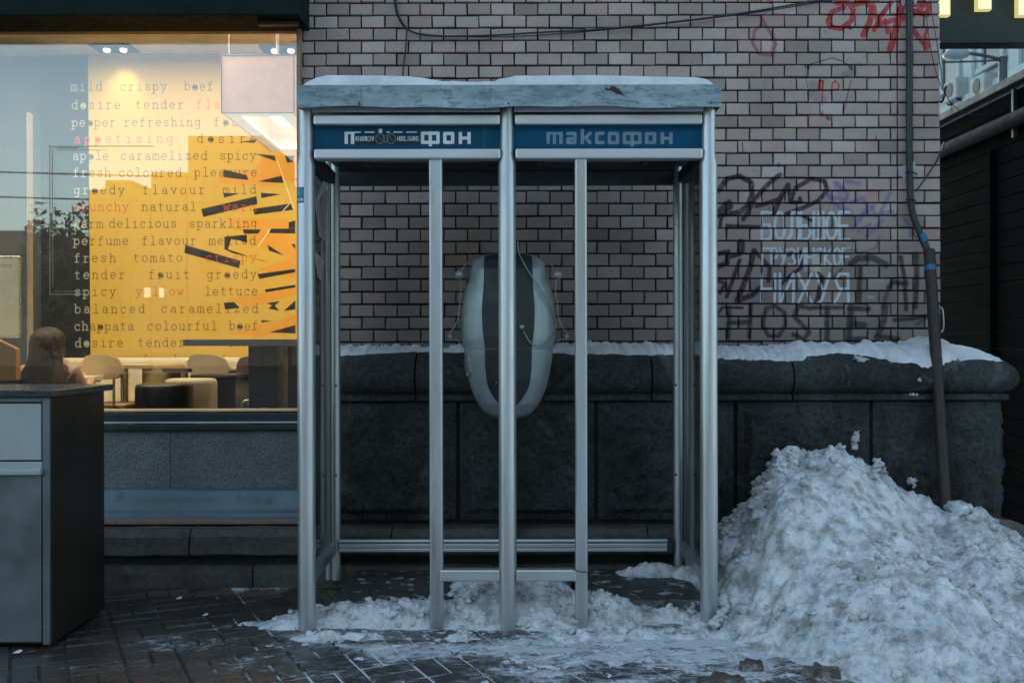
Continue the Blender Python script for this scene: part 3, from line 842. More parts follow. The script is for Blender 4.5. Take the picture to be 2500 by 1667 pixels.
upper = simple('upper storey render', (.22, .21, .2), .9, 0, .2, 3, .3, 30)
mb = MB(); mb.box(-4.6, XL - .004, YG, YG + .3, PZ(35, Yf) + .62, 9); mb.build('upper_wall', upper, shop)
# granite panels and flashing
YPn = 5.39
for a, b in ((-4.6, PX(-120, YPn)), (PX(-120, YPn), PX(148, YPn)), (PX(148, YPn), PX(415, YPn)), (PX(415, YPn), XP - .004)):
    mb = MB(); mb.box(a + .0015, b - .0015, YPn, YPn + .05, PZ(1194, YPn), PZ(1047.5, YPn), .0015); mb.build('granite_panel', granite_panel, shop)
pr = [(5.388, PZ(1190, 5.38)), (5.372, PZ(1193, 5.37)), (5.362, .44), (5.352, .40), (5.335, .365), (5.315, .342), (5.30, .334), (5.297, .318)]
rows = []
for i in range(60):
    x = -4.6 + (XP - .004 + 4.6) * i / 59
    rows.append([(x, y + fbm(np.array([x * 3.]), np.array([j * .5]), 2, 3)[0] * .006, z + fbm(np.array([x * 2.]), np.array([j * .3]), 2, 8)[0] * .004) for j, (y, z) in enumerate(pr)])
mb = MB(); mb.grid(np.array(rows)); mb.build('flashing', steel_fl, shop)
mb = MB(); mb.box(-4.6, XP - .004, 5.19, 5.36, .300, .322, .004); mb.build('apron_ledge', simple('pinkish stone ledge', (.26, .20, .17), .7, 0, .2, 30, .4, 80), shop)
tapem = simple('old adhesive residue', (.45, .38, .25), .6)
tp = empty('adhesive_outline', (PX(240, YG), YG - .01, PZ(720, YG)), 'rectangle of old adhesive residue on the cafe window glass, left of the poster words', 'residue')
def ln(x0, y0, x1, y1, wd=.003):
    mb = MB(); a, b = P(x0, y0, YG - .009), P(x1, y1, YG - .009)
    if abs(x1 - x0) > abs(y1 - y0): mb.box(a.x, b.x, YG - .0085, YG - .0065, a.z - wd / 2, a.z + wd / 2)
    else: mb.box(a.x - wd / 2, a.x + wd / 2, YG - .0085, YG - .0065, b.z, a.z)
    mb.build('residue_strip', tapem, tp)
ln(119, 355, 375, 355); ln(122, 355, 122, 716); ln(121, 716, 220, 716); ln(129, 366, 129, 700, .0015); ln(128, 709, 222, 709, .0015); ln(135, 363.5, 260, 363.5, .0018); ln(134, 358, 190, 358, .004)

# ------------------------------------------------------------------ cafe interior
FZ = .35; YM = 8.0; CZ = PZ(133, YM)
mb = MB(); mb.box(-6.2, XL, YG + .1, YM + .2, FZ - .1, FZ); tag(mb.build('cafe_floor', simple('cafe floor', (.30, .22, .14), .5)), kind='structure')
ceil = simple('cafe ceiling paint', (.52, .50, .50), .8)
mb = MB(); mb.box(-6.2, XL, YG + .1, YM + .2, CZ, CZ + .1); tag(mb.build('cafe_ceiling', ceil), kind='structure')
dkwall = simple('charcoal wall paint', (.05, .055, .06), .7)
mb = MB(); mb.box(-6.2, XL, YM + .02, YM + .15, FZ, CZ); tag(mb.build('cafe_back_wall', dkwall), kind='structure')
mb = MB(); mb.box(XL - .007, XL - .002, YG + .1, YM + .02, FZ, CZ); tag(mb.build('cafe_side_wall', simple('side wall', (.4, .34, .26), .8)), kind='structure')
mb = MB(); mb.box(-6.2, -6.1, YG + .1, YM + .02, FZ, CZ); tag(mb.build('cafe_end_wall', dkwall), kind='structure')
# mural
cv = Canvas(100, 120, 760, 1010, 2.0)
inkd = (.025, .022, .016)
cv.fillall((.018, .018, .017))
yel = (.66, .43, .07); ora = (.72, .34, .04)
cv.poly([(216, 100), (222, 1020), (800, 1020), (800, 100)], yel)
q = lambda *p: Z(0, 0, .35714, p)
q2 = lambda *p: Z(0, 500, .35714, p)
for pts in (q((1800, 1050), (2060, 1050), (2060, 1250), (1720, 1200)), q((1560, 1490), (1975, 1490), (1975, 1570), (1600, 1570)), q2((1700, 190), (1860, 140), (2100, 270), (2100, 520), (1760, 440), (2000, 350), (1700, 270)),
            q2((1540, 640), (2060, 560), (2060, 600), (1700, 700)), q2((1560, 880), (2060, 740), (2060, 820), (1800, 900)), q((1500, 1180), (1800, 1150), (1900, 1270), (1500, 1250))):
    cv.poly(pts, ora)
for pts in (q((1378, 1425), (1755, 1338), (1762, 1392), (1392, 1480)), q((1530, 1155), (1690, 1195), (1700, 1228), (1535, 1208)), q((1765, 1238), (1928, 1198), (1940, 1250)), q((1745, 1048), (1880, 1062), (1888, 1100)),
            q((1950, 1062), (2012, 1062), (2010, 1105), (1965, 1110)), q((1785, 1315), (1925, 1325), (1788, 1352)), q((1735, 1425), (1990, 1388), (2005, 1432), (1740, 1465)), q((1530, 1315), (1640, 1320), (1535, 1348)), q((1640, 965), (1760, 955), (1740, 975)),
            q2((1975, 115), (2020, 105), (2020, 195), (1840, 190), (1850, 160), (1975, 160)), q2((1660, 165), (1785, 165), (1765, 195), (1670, 195)), q2((1535, 215), (1690, 200), (1690, 260), (1640, 240), (1580, 232), (1560, 300), (1535, 300)),
            q2((1535, 300), (1560, 300), (1790, 380), (1840, 390), (1700, 350), (1600, 330)), q2((1268, 270), (1645, 380), (1635, 430), (1262, 325)), q2((1830, 270), (1945, 345), (1840, 310)), q2((1990, 265), (2020, 265), (2020, 300)),
            q2((1760, 470), (2020, 435), (2020, 458), (1775, 503)), q2((1812, 575), (2020, 543), (2020, 562), (1818, 595)), q2((1822, 668), (1915, 655), (1880, 685), (1910, 722), (1835, 705), (1860, 685)), q2((1940, 722), (2020, 650), (2020, 712)),
            q2((1785, 785), (1865, 790), (1790, 802)), q2((1840, 868), (2020, 818), (2020, 876)), q2((1530, 665), (1600, 660), (1640, 700), (1540, 712)), q2((1920, 1030), (2020, 1000), (2020, 1030))):
    cv.poly(pts, (.016, .014, .012))
cv.stroke(q((1900, 1100), (2010, 1420)), 2, (.9, .74, .4)); cv.stroke(q((1935, 1440), (1985, 1385)), 2, (.9, .8, .6)); cv.stroke(q2((1765, 285), (1850, 160)), 2, (.9, .8, .6))
cv.stroke([(379, 120), (381, 560)], .8, (.5, .38, .15), .5); cv.stroke([(385, 500), (386, 900)], .8, (.5, .38, .15), .4)
RED = (.55, .06, .015); PINK = (.62, .05, .05)
rows_ = [(219.6, [('mild', 482, 710), ('crispy', 818, 1150), ('beef', 1258, 1468), ('tender', 1550, 1765)]),
 (264, [('desire', 485, 835), ('tender', 920, 1268), ('flavour', 1335, 1765, PINK)]), (307, [('pepper', 488, 800), ('refreshing', 845, 1380), ('fruit', 1455, 1760)]),
 (347, [('appetising', 495, 1200, PINK), ('desire', 1335, 1768)]), (388.5, [('apple', 495, 750), ('caramelized', 820, 1425), ('spicy', 1500, 1757)]),
 (429.6, [('fresh', 497, 765), ('coloured', 808, 1250), ('pleasure', 1325, 1765)]), (472, [('greedy', 497, 862), ('flavour', 968, 1413), ('mild', 1518, 1762)]),
 (513, [('crunchy', 497, 888, RED), ('natural', 965, 1350), ('warm', 1520, 1762, RED)]), (554, [('warm', 497, 710), ('delicious', 742, 1215), ('sparkling', 1290, 1762)]),
 (596, [('perfume', 497, 885), ('flavour', 965, 1350), ('melted', 1425, 1757)]), (637.5, [('fresh', 500, 800), ('tomato', 903, 1257), ('crispy', 1397, 1762, RED)]),
 (678.5, [('tender', 500, 865), ('fruit', 1010, 1305), ('greedy', 1407, 1762)]), (719.5, [('spicy', 500, 800), ('yellow', 922, 1262, RED), ('lettuce', 1395, 1768)]),
 (761.8, [('balanced', 500, 1000), ('caramelized', 1093, 1775)]), (804, [('chappata', 503, 920), ('colourful', 1000, 1490), ('beef', 1562, 1770)]),
 (844.6, [('desire', 505, 850), ('tender', 935, 1270), ('sweet', 1560, 1770)]), (886, [('warm', 505, 710), ('refreshing', 860, 1400), ('fresh', 1500, 1770)])]
blots = {('pepper', 2), ('appetising', 2), ('apple', 2), ('beef', 1), ('chappata', 3), ('greedy', 2), ('desire', 1), ('fruit', 1)}
for base, ws in rows_:
    for wd in ws:
        txt, xa, xb = wd[0], wd[1] * .35714, wd[2] * .35714
        adv = (xb - xa) / len(txt); u = 14.5; gw = min(adv * .98, 17.5)
        for i, ch in enumerate(txt):
            cx = xa + (i + .5) * adv
            left = cx < 219
            col = wd[3] if len(wd) > 3 else ((.42, .41, .36) if left else inkd)
            jy = random.uniform(-.5, .5)
            for st in G[ch]:
                pp = [(cx + a * gw * 1.0, base + jy - b * u) for a, b in st]
                cv.stroke(pp, 2.3 if left else 1.55, col, .95, .8)
            if (txt, i) in blots and random.random() < .8:
                cv.stroke([(cx - 2, base - 8), (cx + 3, base - 7)], 9, col, .9, 1)
mural_img = cv.image('mural_print')
m = M('printed mural')
im = m.n('ShaderNodeTexImage'); im.image = mural_img; im.interpolation = 'Cubic'
mural_m = m.done(m.bsdf(im.outputs['Color'], .5, 0, None, spec=.3))
mu = quad_uv('wall_mural', [P(100, 1010, YM), P(760, 1010, YM), P(760, 133.5, YM), P(100, 133.5, YM)], mural_m)
me = mu.data
tag(mu, 'yellow cafe wall mural printed with typewriter food words and black strips', 'mural')
# correct the uv for the cropped top (the sheet starts at y=120)
for i, t in enumerate([(0, 0), (1, 0), (1, (1010 - 133.5) / 890), (0, (1010 - 133.5) / 890)]): me.uv_layers[0].data[i].uv = t
# ceiling spots
def spotlamp(px, py, label, power):
    c = P(px, py, 0.001)
    Yc = F * (CZ - EYE) / (833.5 - py)
    x = PX(px, Yc)
    t = empty('ceiling_spot', (x, Yc, CZ - .02), label, 'ceiling light', 'recessed cafe ceiling spots')
    mb = MB(); mb.box(x - .16, x + .16, Yc - .11, Yc + .11, CZ - .012, CZ - .002, .002); mb.build('housing', dark_metal, t)
    for s_ in (-.06, .07):
        mb = MB(); mb.lathe((x + s_, Yc, CZ - .03), [(.022, 0), (.026, .017)], 16); mb.build('lens', emis('spot lens', (1, .93, .82), 2.5), t)
    l = bpy.data.lights.new('spot', 'SPOT'); l.energy = power; l.color = (1, .82, .58); l.spot_size = R(74); l.spot_blend = .8; l.shadow_soft_size = .05
    lo_ = bpy.data.objects.new('spot_bulb', l); COL.objects.link(lo_); lo_.parent = t; lo_.location = (0, 0, -.04)
    lo_.rotation_euler = (R(38), 0, 0)
spotlamp(281, 115, 'recessed double spot in the cafe ceiling above the words mild crispy', 1.7)
spotlamp(690, 118, 'recessed double spot in the cafe ceiling beside the pendant lamp rod', 3.5)
# pendant
Yp0, Yp1 = 6.2, 7.46
xa, xb = PX(542, Yp0), PX(719, Yp0); za, zb = PZ(275, Yp0), PZ(134, Yp0)
pn = empty('pendant_lamp', ((xa + xb) / 2, 6.8, za), 'large box shaped pendant lamp hanging in the cafe window, pinkish shade with white underside', 'pendant lamp')
shade = simple('lamp shade card', (.52, .36, .30), .8, Emission_Color=(.9, .45, .32), Emission_Strength=.12)
mb = MB(); mb.box(xa, xb, Yp0, Yp0 + .012, za, zb); mb.box(xa, xb, Yp1 - .012, Yp1, za, zb); mb.box(xa, xa + .012, Yp0 + .012, Yp1 - .012, za, zb); mb.box(xb - .012, xb, Yp0 + .012, Yp1 - .012, za, zb); mb.box(xa + .012, xb - .012, Yp0 + .012, Yp1 - .012, zb - .012, zb); mb.build('shade', shade, pn)
inner = simple('lamp white inside', (.8, .78, .72), .6, Emission_Color=(1, .86, .66), Emission_Strength=.12)
mb = MB(); r = .1
mb.box(xa + .013, xb - .013, Yp0 + .013, Yp0 + r, za + .002, za + .012); mb.box(xa + .013, xb - .013, Yp1 - r, Yp1 - .013, za + .002, za + .012)
mb.box(xa + .013, xa + r, Yp0 + r, Yp1 - r, za + .002, za + .012); mb.box(xb - r, xb - .013, Yp0 + r, Yp1 - r, za + .002, za + .012); mb.build('reflector_rim', inner, pn)
mb = MB(); mb.box(xa + r, xb - r, Yp0 + r, Yp1 - r, za + .16, za + .17); mb.build('diffuser', emis('diffuser', (1, .83, .58), .55), pn)
trim = simple('lamp trim', (.12, .13, .16), .5)
mb = MB()
for x in (xa, xb): mb.tube([(x, Yp0 - .002, za), (x, Yp0 - .002, zb)], .004, 6)
for z in (za, zb): mb.tube([(xa, Yp0 - .002, z), (xb, Yp0 - .002, z)], .004, 6)
mb.build('edge_trim', trim, pn)
for px_, wd, yy in ((561, .003, 6.25), (679, .010, 6.9)):
    mb = MB(); mb.tube([(PX(px_, yy), yy, zb), (PX(px_, yy), yy, CZ)], wd, 8); mb.build('hanger', simple('hanger', (.6, .6, .6), .4), pn)
def area(name, loc, size, energy, col, rot=(0, 0, 0)):
    l = bpy.data.lights.new(name, 'AREA'); l.shape = 'RECTANGLE'; l.size, l.size_y = size; l.energy = energy; l.color = col
    o = bpy.data.objects.new(name, l); COL.objects.link(o); o.location = loc; o.rotation_euler = rot
    return o
area('pendant_light', ((xa + xb) / 2, 6.83, za + .1), (.3, .9), 8, (1, .78, .50))
area('cafe_ceiling_light', (-4.2, 6.9, CZ - .05), (2.0, .9), 11, (1, .84, .60))
area('cafe_ceiling_light', (-2.4, 7.2, CZ - .05), (2.2, .7), 10, (1, .84, .60))
area('cafe_ceiling_light', (-2.9, 6.05, CZ - .05), (2.4, .4), 18, (1, .84, .60))  # added fill near the window to brighten the furniture, no fitting seen there
# furniture
cream = simple('cream upholstery', (.70, .60, .42), .6); beech = simple('pale beech ply', (.60, .42, .22), .5, stretch=(.3, 1, 1)); brown = simple('dark brown ply', (.14, .055, .03), .4)
white_lam = simple('white laminate', (.75, .70, .58), .4); blackv = simple('black vinyl', (.02, .02, .018), .4); chrome = simple('chrome', (.7, .66, .55), .25, 1); pouf = simple('cream pouf', (.50, .45, .33), .7)
graytop = simple('grey counter edge', (.30, .27, .27), .5, stretch=(.1, 1, 1)); darkwood = simple('dark wenge board', (.03, .018, .012), .4)
t = empty('banquette', (PX(450, 7.8), 7.8, FZ), 'long cream banquette against the foot of the yellow mural', 'banquette')
mb = MB(); mb.box(PX(150, 7.8), -1.35, 7.72, 7.94, FZ, PZ(872, 7.72), .03); mb.build('backrest', cream, t)
mb = MB(); mb.box(PX(150, 7.8), -1.35, 7.3, 7.71, FZ, .80, .03); mb.build('seat', cream, t)
def table(px0, px1, ytop, Y0, Y1, mt, label, legm=chrome, th=.03):
    z = PZ(ytop, Y0); x0, x1 = PX(px0, Y0), PX(px1, Y0)
    t = empty('cafe_table', ((x0 + x1) / 2, (Y0 + Y1) / 2, FZ), label, 'table', 'cafe tables')
    mb = MB(); mb.box(x0, x1, Y0, Y1, z - th, z, .004); mb.build('tabletop', mt, t)
    mb = MB(); mb.tube([((x0 + x1) / 2, (Y0 + Y1) / 2, FZ + .02), ((x0 + x1) / 2, (Y0 + Y1) / 2, z - th)], .03, 12); mb.build('column', legm, t)
    mb = MB(); mb.lathe(((x0 + x1) / 2, (Y0 + Y1) / 2, FZ), [(.2, 0), (.2, .015), (.04, .03)], 20); mb.build('foot', legm, t)
table(-120, 122, 925, 6.1, 7.4, white_lam, 'long white table whose corner points at the mural, beside the seated woman')
table(190, 372, 888, 7.0, 7.35, beech, 'narrow pale wood table behind the first beech chair')
table(395, 470, 897, 6.9, 7.2, brown, 'small brown table edge seen left of the second beech chair')
def chair(px0, px1, ytop, ybot, Y, mt, label):
    x0, x1 = PX(px0, Y), PX(px1, Y); cx = (x0 + x1) / 2; w2 = (x1 - x0) / 2; zt, zb = PZ(ytop, Y), PZ(ybot, Y)
    t = empty('cafe_chair', (cx, Y, FZ), label, 'chair', 'shell chairs in the cafe')
    poly = [(cx - w2, zb), (cx - w2 * .98, zt - .06), (cx - w2 * .85, zt - .015), (cx - w2 * .5, zt), (cx + w2 * .3, zt - .008), (cx + w2 * .75, zt - .035), (cx + w2 * .97, zt - .09), (cx + w2, zb), (cx + w2 * .7, zb - .05), (cx - w2 * .7, zb - .05)]
    mb = MB(); mb.prism(poly, Y, Y + .015); mb.build('backrest', mt, t)
    mb = MB(); mb.box(cx - w2 * .95, cx + w2 * .95, Y + .02, Y + .42, .80, .82, .008); mb.build('seat', mt, t)
    for sx in (-1, 1):
        for y in (Y + .05, Y + .38):
            mb = MB(); mb.tube([(cx + sx * w2 * .7, y, .80), (cx + sx * w2 * .95, y, FZ)], .009, 8); mb.build('leg', chrome, t)
        mb = MB(); mb.tube([(cx + sx * w2 * .5, Y + .016, zb - .02), (cx + sx * w2 * .5, Y + .012, .80)], .010, 8); mb.build('back_strut', chrome, t)
chair(200, 301, 862, 902, 6.9, beech, 'pale beech shell chair above the white table corner')
chair(455, 562, 862, 900, 6.9, beech, 'pale beech shell chair above the black side table')
chair(576, 688, 868, 916, 6.95, brown, 'dark brown shell chair partly behind the dark counter board')
chair(118, 181, 871, 905, 6.75, beech, 'pale beech shell chair just right of the seated woman')
def stool(px0, px1, ytop, Y, mt, label, rr=.035):
    x0, x1 = PX(px0, Y), PX(px1, Y); r_ = (x1 - x0) / 2; z = PZ(ytop, Y)
    t = empty('pouf_stool', ((x0 + x1) / 2, Y, FZ), label, 'stool', 'upholstered cafe stools')
    c = ((x0 + x1) / 2, Y, FZ)
    mb = MB(); mb.lathe(c, [(r_ * .9, .12), (r_, .14), (r_, z - FZ - rr), (r_ * .985, z - FZ - rr * .5), (r_ * .94, z - FZ - .006), (r_ * .8, z - FZ)], 36); mb.build('cushion', mt, t)
    mb = MB(); mb.lathe(c, [(r_ * .5, 0), (r_ * .5, .012), (.03, .02), (.03, .12)], 20); mb.build('pedestal', chrome, t)
stool(333, 470, 934, 5.95, blackv, 'black upholstered stool nearest the cafe window sill')
stool(405, 528, 922, 6.5, pouf, 'cream upholstered stool between the two black ones')
stool(350, 450, 884, 7.15, simple('mustard pouf', (.45, .33, .12), .7), 'tall mustard coloured stool behind the cream one')
t = empty('side_table', (PX(550, 6.7), 6.8, FZ), 'black side table with a thin top left of the dark counter boards', 'table')
mb = MB(); mb.box(PX(463, 6.6), PX(577, 6.6), 6.6, 7.0, PZ(913, 6.6) - .025, PZ(913, 6.6), .008); mb.build('tabletop', blackv, t)
mb = MB(); mb.box(PX(520, 6.64), PX(574, 6.64), 6.64, 6.96, FZ, PZ(913, 6.6) - .026, .01); mb.build('pedestal', blackv, t)
t = empty('side_table', (PX(580, 7.1), 7.2, FZ), 'second black side table directly behind the first one', 'table')
mb = MB(); mb.box(PX(513, 7.05), PX(640, 7.05), 7.05, 7.4, PZ(902, 7.05) - .02, PZ(902, 7.05), .008); mb.build('tabletop', blackv, t)
mb = MB(); mb.box(PX(578, 7.1), PX(640, 7.1), 7.1, 7.38, PZ(960, 7.1), PZ(902, 7.05) - .021, .01); mb.build('apron', blackv, t)
mb = MB(); mb.box(PX(578, 7.1) + .02, PX(640, 7.1) - .02, 7.12, 7.36, FZ, PZ(960, 7.1) - .001, .01); mb.build('pedestal', chrome, t)
t = empty('high_counter', (PX(600, 5.8), 5.9, FZ), 'high counter with grey edge on two dark boards behind the cafe window', 'counter')
mb = MB(); mb.box(PX(446, 5.8), XL - .012, 5.8, 6.15, PZ(843, 5.8), PZ(826.5, 5.8), .003); mb.build('counter_top', graytop, t)
for a, b in ((606, 676), (701, 745)):
    mb = MB(); mb.box(PX(a, 5.83), PX(b, 5.83), 5.83, 6.1, FZ, PZ(843, 5.8) - .001, .003); mb.build('support_board', darkwood, t)
mb = MB(); mb.tube([Vector((PX(a, 6.35), 6.35, PZ(b, 6.35))) for a, b in ((586, 1003), (590, 985), (600, 976), (640, 972), (672, 975), (684, 986), (687, 1003))], .006, 8, smooth_pts=4)
bl = mb.build('cantilever_frame', chrome, None); tag(bl, 'bent chrome tube of a chair runner behind the wide dark counter board', 'chair frame')
# partition, menu board, wooden box
mb = MB(); mb.box(PX(66, 6.9), PX(71, 6.9), 6.9, 6.96, FZ, PZ(272, 6.9)); tag(mb.build('partition_post', simple('partition paint', (.30, .24, .20), .6)), 'thin pale upright post left of the mural inside the cafe', 'post')
cvm = Canvas(-60, 620, 60, 830, 3)
cvm.fillall((.62, .55, .34)); cvm.poly([(-60, 636), (42, 636), (42, 645), (-60, 645)], (.05, .05, .05)); cvm.poly([(26, 636), (35, 636), (35, 645), (26, 645)], (.6, .05, .04))
caps(cvm, 'АVАН'.replace('А', 'A').replace('Н', 'H'), -6, 20, 638, 643, .8, (.8, .78, .7), gap=.35)
for k in range(28):
    y = 652 + k * 5.6
    cvm.stroke([(-52, y), (-2 - random.random() * 14, y)], .8, (.3, .26, .15), .6); cvm.stroke([(6, y), (22 + random.random() * 14, y)], .8, (.3, .26, .15), .6)
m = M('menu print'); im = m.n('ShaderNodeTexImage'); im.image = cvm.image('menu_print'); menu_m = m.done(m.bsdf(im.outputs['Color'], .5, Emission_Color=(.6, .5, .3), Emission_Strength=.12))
Yb = 5.9
t = empty('menu_board', (PX(0, Yb), Yb, PZ(820, Yb)), 'cream menu board with black header strip and small red square in a metal frame', 'menu board')
qd = quad_uv('menu_sheet', [P(-60, 818, Yb), P(46, 818, Yb), P(46, 628, Yb), P(-60, 628, Yb)], menu_m, t)
mb = MB(); mb.tube([P(-64, 820, Yb), P(49, 820, Yb)], .006, 8); mb.tube([P(-64, 625, Yb), P(49, 625, Yb)], .006, 8); mb.tube([P(49, 820, Yb), P(49, 625, Yb)], .006, 8); mb.tube([P(-64, 820, Yb), P(-64, 625, Yb)], .006, 8); mb.build('frame', chrome, t)
mb = MB(); mb.tube([P(-8, 820, Yb), Vector((PX(-8, Yb), Yb, FZ))], .012, 10); mb.build('stand', chrome, t)
t = mb = MB(); mb.add([P(-90, 925, 5.8), P(39, 925, 5.8), P(39, 849, 5.8), P(-8, 826, 5.8), P(-90, 800, 5.8)] + [v + Vector((0, .05, 0)) for v in (P(-90, 925, 5.8), P(39, 925, 5.8), P(39, 849, 5.8), P(-8, 826, 5.8), P(-90, 800, 5.8))],
   [(0, 1, 2, 3, 4), (9, 8, 7, 6, 5), (0, 5, 6, 1), (1, 6, 7, 2), (2, 7, 8, 3), (3, 8, 9, 4), (4, 9, 5, 0)])
o = mb.build('tray_stand', simple('orange wood', (.50, .24, .06), .5, stretch=(1, 1, .2))); tag(o, 'orange wooden tray stand with sloping top under the menu board', 'stand')
o_leg = MB(); o_leg.box(PX(-70, 5.9), PX(25, 5.9), 5.85, 6.1, FZ, PZ(926, 5.8)); o_leg.build('base', darkwood, o)
# ------------------------------------------------------------------ seated woman behind the bin
def skin_body(name, verts, edges, radii, m, parent, lev=2, root=0, org=None):
    me = bpy.data.meshes.new(name)
    me.from_pydata([tuple(Vector(v) - org) for v in verts], edges, [])
    o = link_mesh(name, me, m, parent, world=org)
    sk_ = o.modifiers.new('skin', 'SKIN')
    for i, r_ in enumerate(radii):
        d = me.skin_vertices[0].data[i]; d.radius = (r_, r_) if not hasattr(r_, '__len__') else r_; d.use_root = (i == root)
    ss = o.modifiers.new('sub', 'SUBSURF'); ss.levels = lev; ss.render_levels = lev
    sk_.use_smooth_shade = True
    return o
Yw_ = 6.15
cx = PX(112, Yw_); ht = PZ(795, Yw_)
skinm = simple('skin', (.45, .28, .20), .5, 0, .08)
pr_ = empty('person', (cx, Yw_, FZ), 'seated woman with long brown hair and reddish brown jacket seen from behind through the window', 'person')
og = Vector((cx, Yw_, FZ))
hz = ht - .12
bv = [(cx, Yw_, .80), (cx, Yw_ + .02, .93), (cx, Yw_ + .05, 1.06), (cx, Yw_ + .05, 1.13), (cx, Yw_ + .05, hz - .05), (cx, Yw_ + .05, hz + .02), (cx, Yw_ + .05, hz + .07)]
be = [(0, 1), (1, 2), (2, 3), (3, 4), (4, 5), (5, 6)]
br = [(.16, .11), (.135, .095), (.15, .09), (.06, .055), (.06, .06), (.085, .09), (.07, .08)]
for s in (-1, 1):
    b = len(bv)
    bv += [(cx + s * .15, Yw_ + .05, 1.07), (cx + s * .20, Yw_ + .12, .90), (cx + s * .12, Yw_ + .36, .99), (cx + s * .10, Yw_ + .42, 1.0)]
    be += [(2, b), (b, b + 1), (b + 1, b + 2), (b + 2, b + 3)]
    br += [.055, .042, .028, .03]
    for f in range(5):
        b2 = len(bv); dx = (f - 2) * .017
        bv += [(cx + s * (.10) + dx, Yw_ + .46 - (.02 if f in (0, 4) else 0), 1.0), (cx + s * .10 + dx * 1.1, Yw_ + .50 - abs(f - 2) * .008, .99)]
        be += [(b + 3, b2), (b2, b2 + 1)]; br += [.009, .007]
    b = len(bv)
    bv += [(cx + s * .09, Yw_ + .06, .80), (cx + s * .12, Yw_ + .42, .82), (cx + s * .12, Yw_ + .44, .45), (cx + s * .12, Yw_ + .55, .40)]
    be += [(0, b), (b, b + 1), (b + 1, b + 2), (b + 2, b + 3)]
    br += [.085, .06, .04, .035]
skin_body('body', bv, be, br, skinm, pr_, 2, 0, og)
jack = simple('reddish jacket', (.09, .025, .02), .8, 0, .2, 20, .4, 60)
rows = []
for z, wx, dy, yy in ((.76, .17, .12, 0), (.88, .155, .11, .01), (1.0, .17, .11, .03), (1.06, .185, .105, .04), (1.10, .15, .09, .045), (1.13, .08, .07, .05)):
    rows.append([(cx + wx * math.cos(a), Yw_ + yy + dy * math.sin(a), z) for a in np.linspace(0, 2 * math.pi, 25)])
mb = MB(); mb.grid(np.array(rows)); mb.build('jacket', jack, pr_)
hair = simple('long brown hair', (.030, .014, .009), .45, 0, .5, 30, .8, 60, .01, stretch=(3, 3, .15))
rows = []
for z, wx, dy, yy in ((ht, .004, .004, .04), (ht - .008, .045, .045, .04), (ht - .025, .075, .08, .04), (ht - .06, .098, .105, .03), (ht - .12, .104, .105, .02), (ht - .2, .103, .09, .0), (ht - .27, .12, .075, -.03), (ht - .34, .145, .06, -.06), (ht - .42, .14, .05, -.08), (ht - .47, .10, .035, -.085), (ht - .49, .05, .01, -.085)):
    rows.append([(cx + (wx + .004 * math.sin(a * 9 + z * 30)) * math.cos(a), Yw_ + yy + dy * math.sin(a) * (1 if math.sin(a) < 0 else .75), z) for a in np.linspace(0, 2 * math.pi, 49)])
mb = MB(); mb.grid(np.array(rows)); mb.build('hair', hair, pr_)
# her face looks into the room
mb = MB(); mb.lathe((cx - .03, Yw_ + .138, hz + .02), [(.012, 0), (.012, .004)], 10, 'Y'); mb.lathe((cx + .03, Yw_ + .138, hz + .02), [(.012, 0), (.012, .004)], 10, 'Y'); mb.build('eyes', black_plastic, pr_)

# ------------------------------------------------------------------ steel waste cabinet
bt = empty('waste_cabinet', (-2.2, 4.3, 0), 'steel waste cabinet with speckled granite top at the left edge of the pavement', 'bin')
xr0 = -1.885; x0 = -2.52; y0, y1 = 4.055, 4.60; zt = PZ(967, 4.03)
brownside = simple('bin side sheet', (.055, .045, .038), .38, .6, .15, 4, .1)
mb = MB(); mb.box(x0, xr0, y0 + .012, y1, .02, zt - .001, .003); mb.build('carcass', brownside, bt)
mb = MB(); mb.box(x0, xr0 + .03, y0 - .03, y1 + .03, zt, zt + .028, .003)
gt = M('polished granite'); a = gt.ramp(gt.noise(260, 2, .6), [(.4, .3), (.62, 1.8)])
gtm = gt.done(gt.bsdf(gt.mix(1.0, (.05, .055, .055), a, 'MULTIPLY'), .16, 0))
mb.build('granite_top', gtm, bt)
mb = MB(); mb.box(xr0 - .028, xr0 + .001, y0 - .002, y0 + .011, .02, zt - .002, .002); mb.build('corner_stile', steel_bin, bt)
upm = simple('satin steel panel', (.42, .47, .50), .5, .6, .06, 3, .1, 140, .0005)
mb = MB(); mb.box(x0, xr0 - .03, y0, y0 + .011, PZ(979, 4.05), zt - .002, .002); mb.build('top_rail', steel_bin, bt)
mb = MB(); mb.box(x0, xr0 - .034, y0, y0 + .011, PZ(1121, 4.05), PZ(983, 4.05), .003); mb.build('flap', upm, bt)
mb = MB(); mb.box(x0, xr0 - .03, y0 - .002, y0 + .011, PZ(1144, 4.05), PZ(1125, 4.05), .002); mb.build('middle_rail', upm, bt)
mb = MB(); mb.box(x0, PX(95, 4.02), y0 - .028, y0 - .003, PZ(1157, 4.03), PZ(1143, 4.03), .003); mb.build('handle', upm, bt)
mb = MB(); mb.box(x0, xr0 - .034, y0, y0 + .011, .03, PZ(1147, 4.05), .003); mb.build('door', steel_bin, bt)
for xx in (x0 + .05, xr0 - .05):
    mb = MB(); mb.lathe((xx, y0 + .08, 0), [(.02, 0), (.02, .02)], 10); mb.build('foot', black_plastic, bt)

alu_dark = simple('grimy inner aluminium', (.060, .064, .066), .6, .3, .2, 9, .1, 90, .001)  # darkened so the colour carries the shade under the booth roof
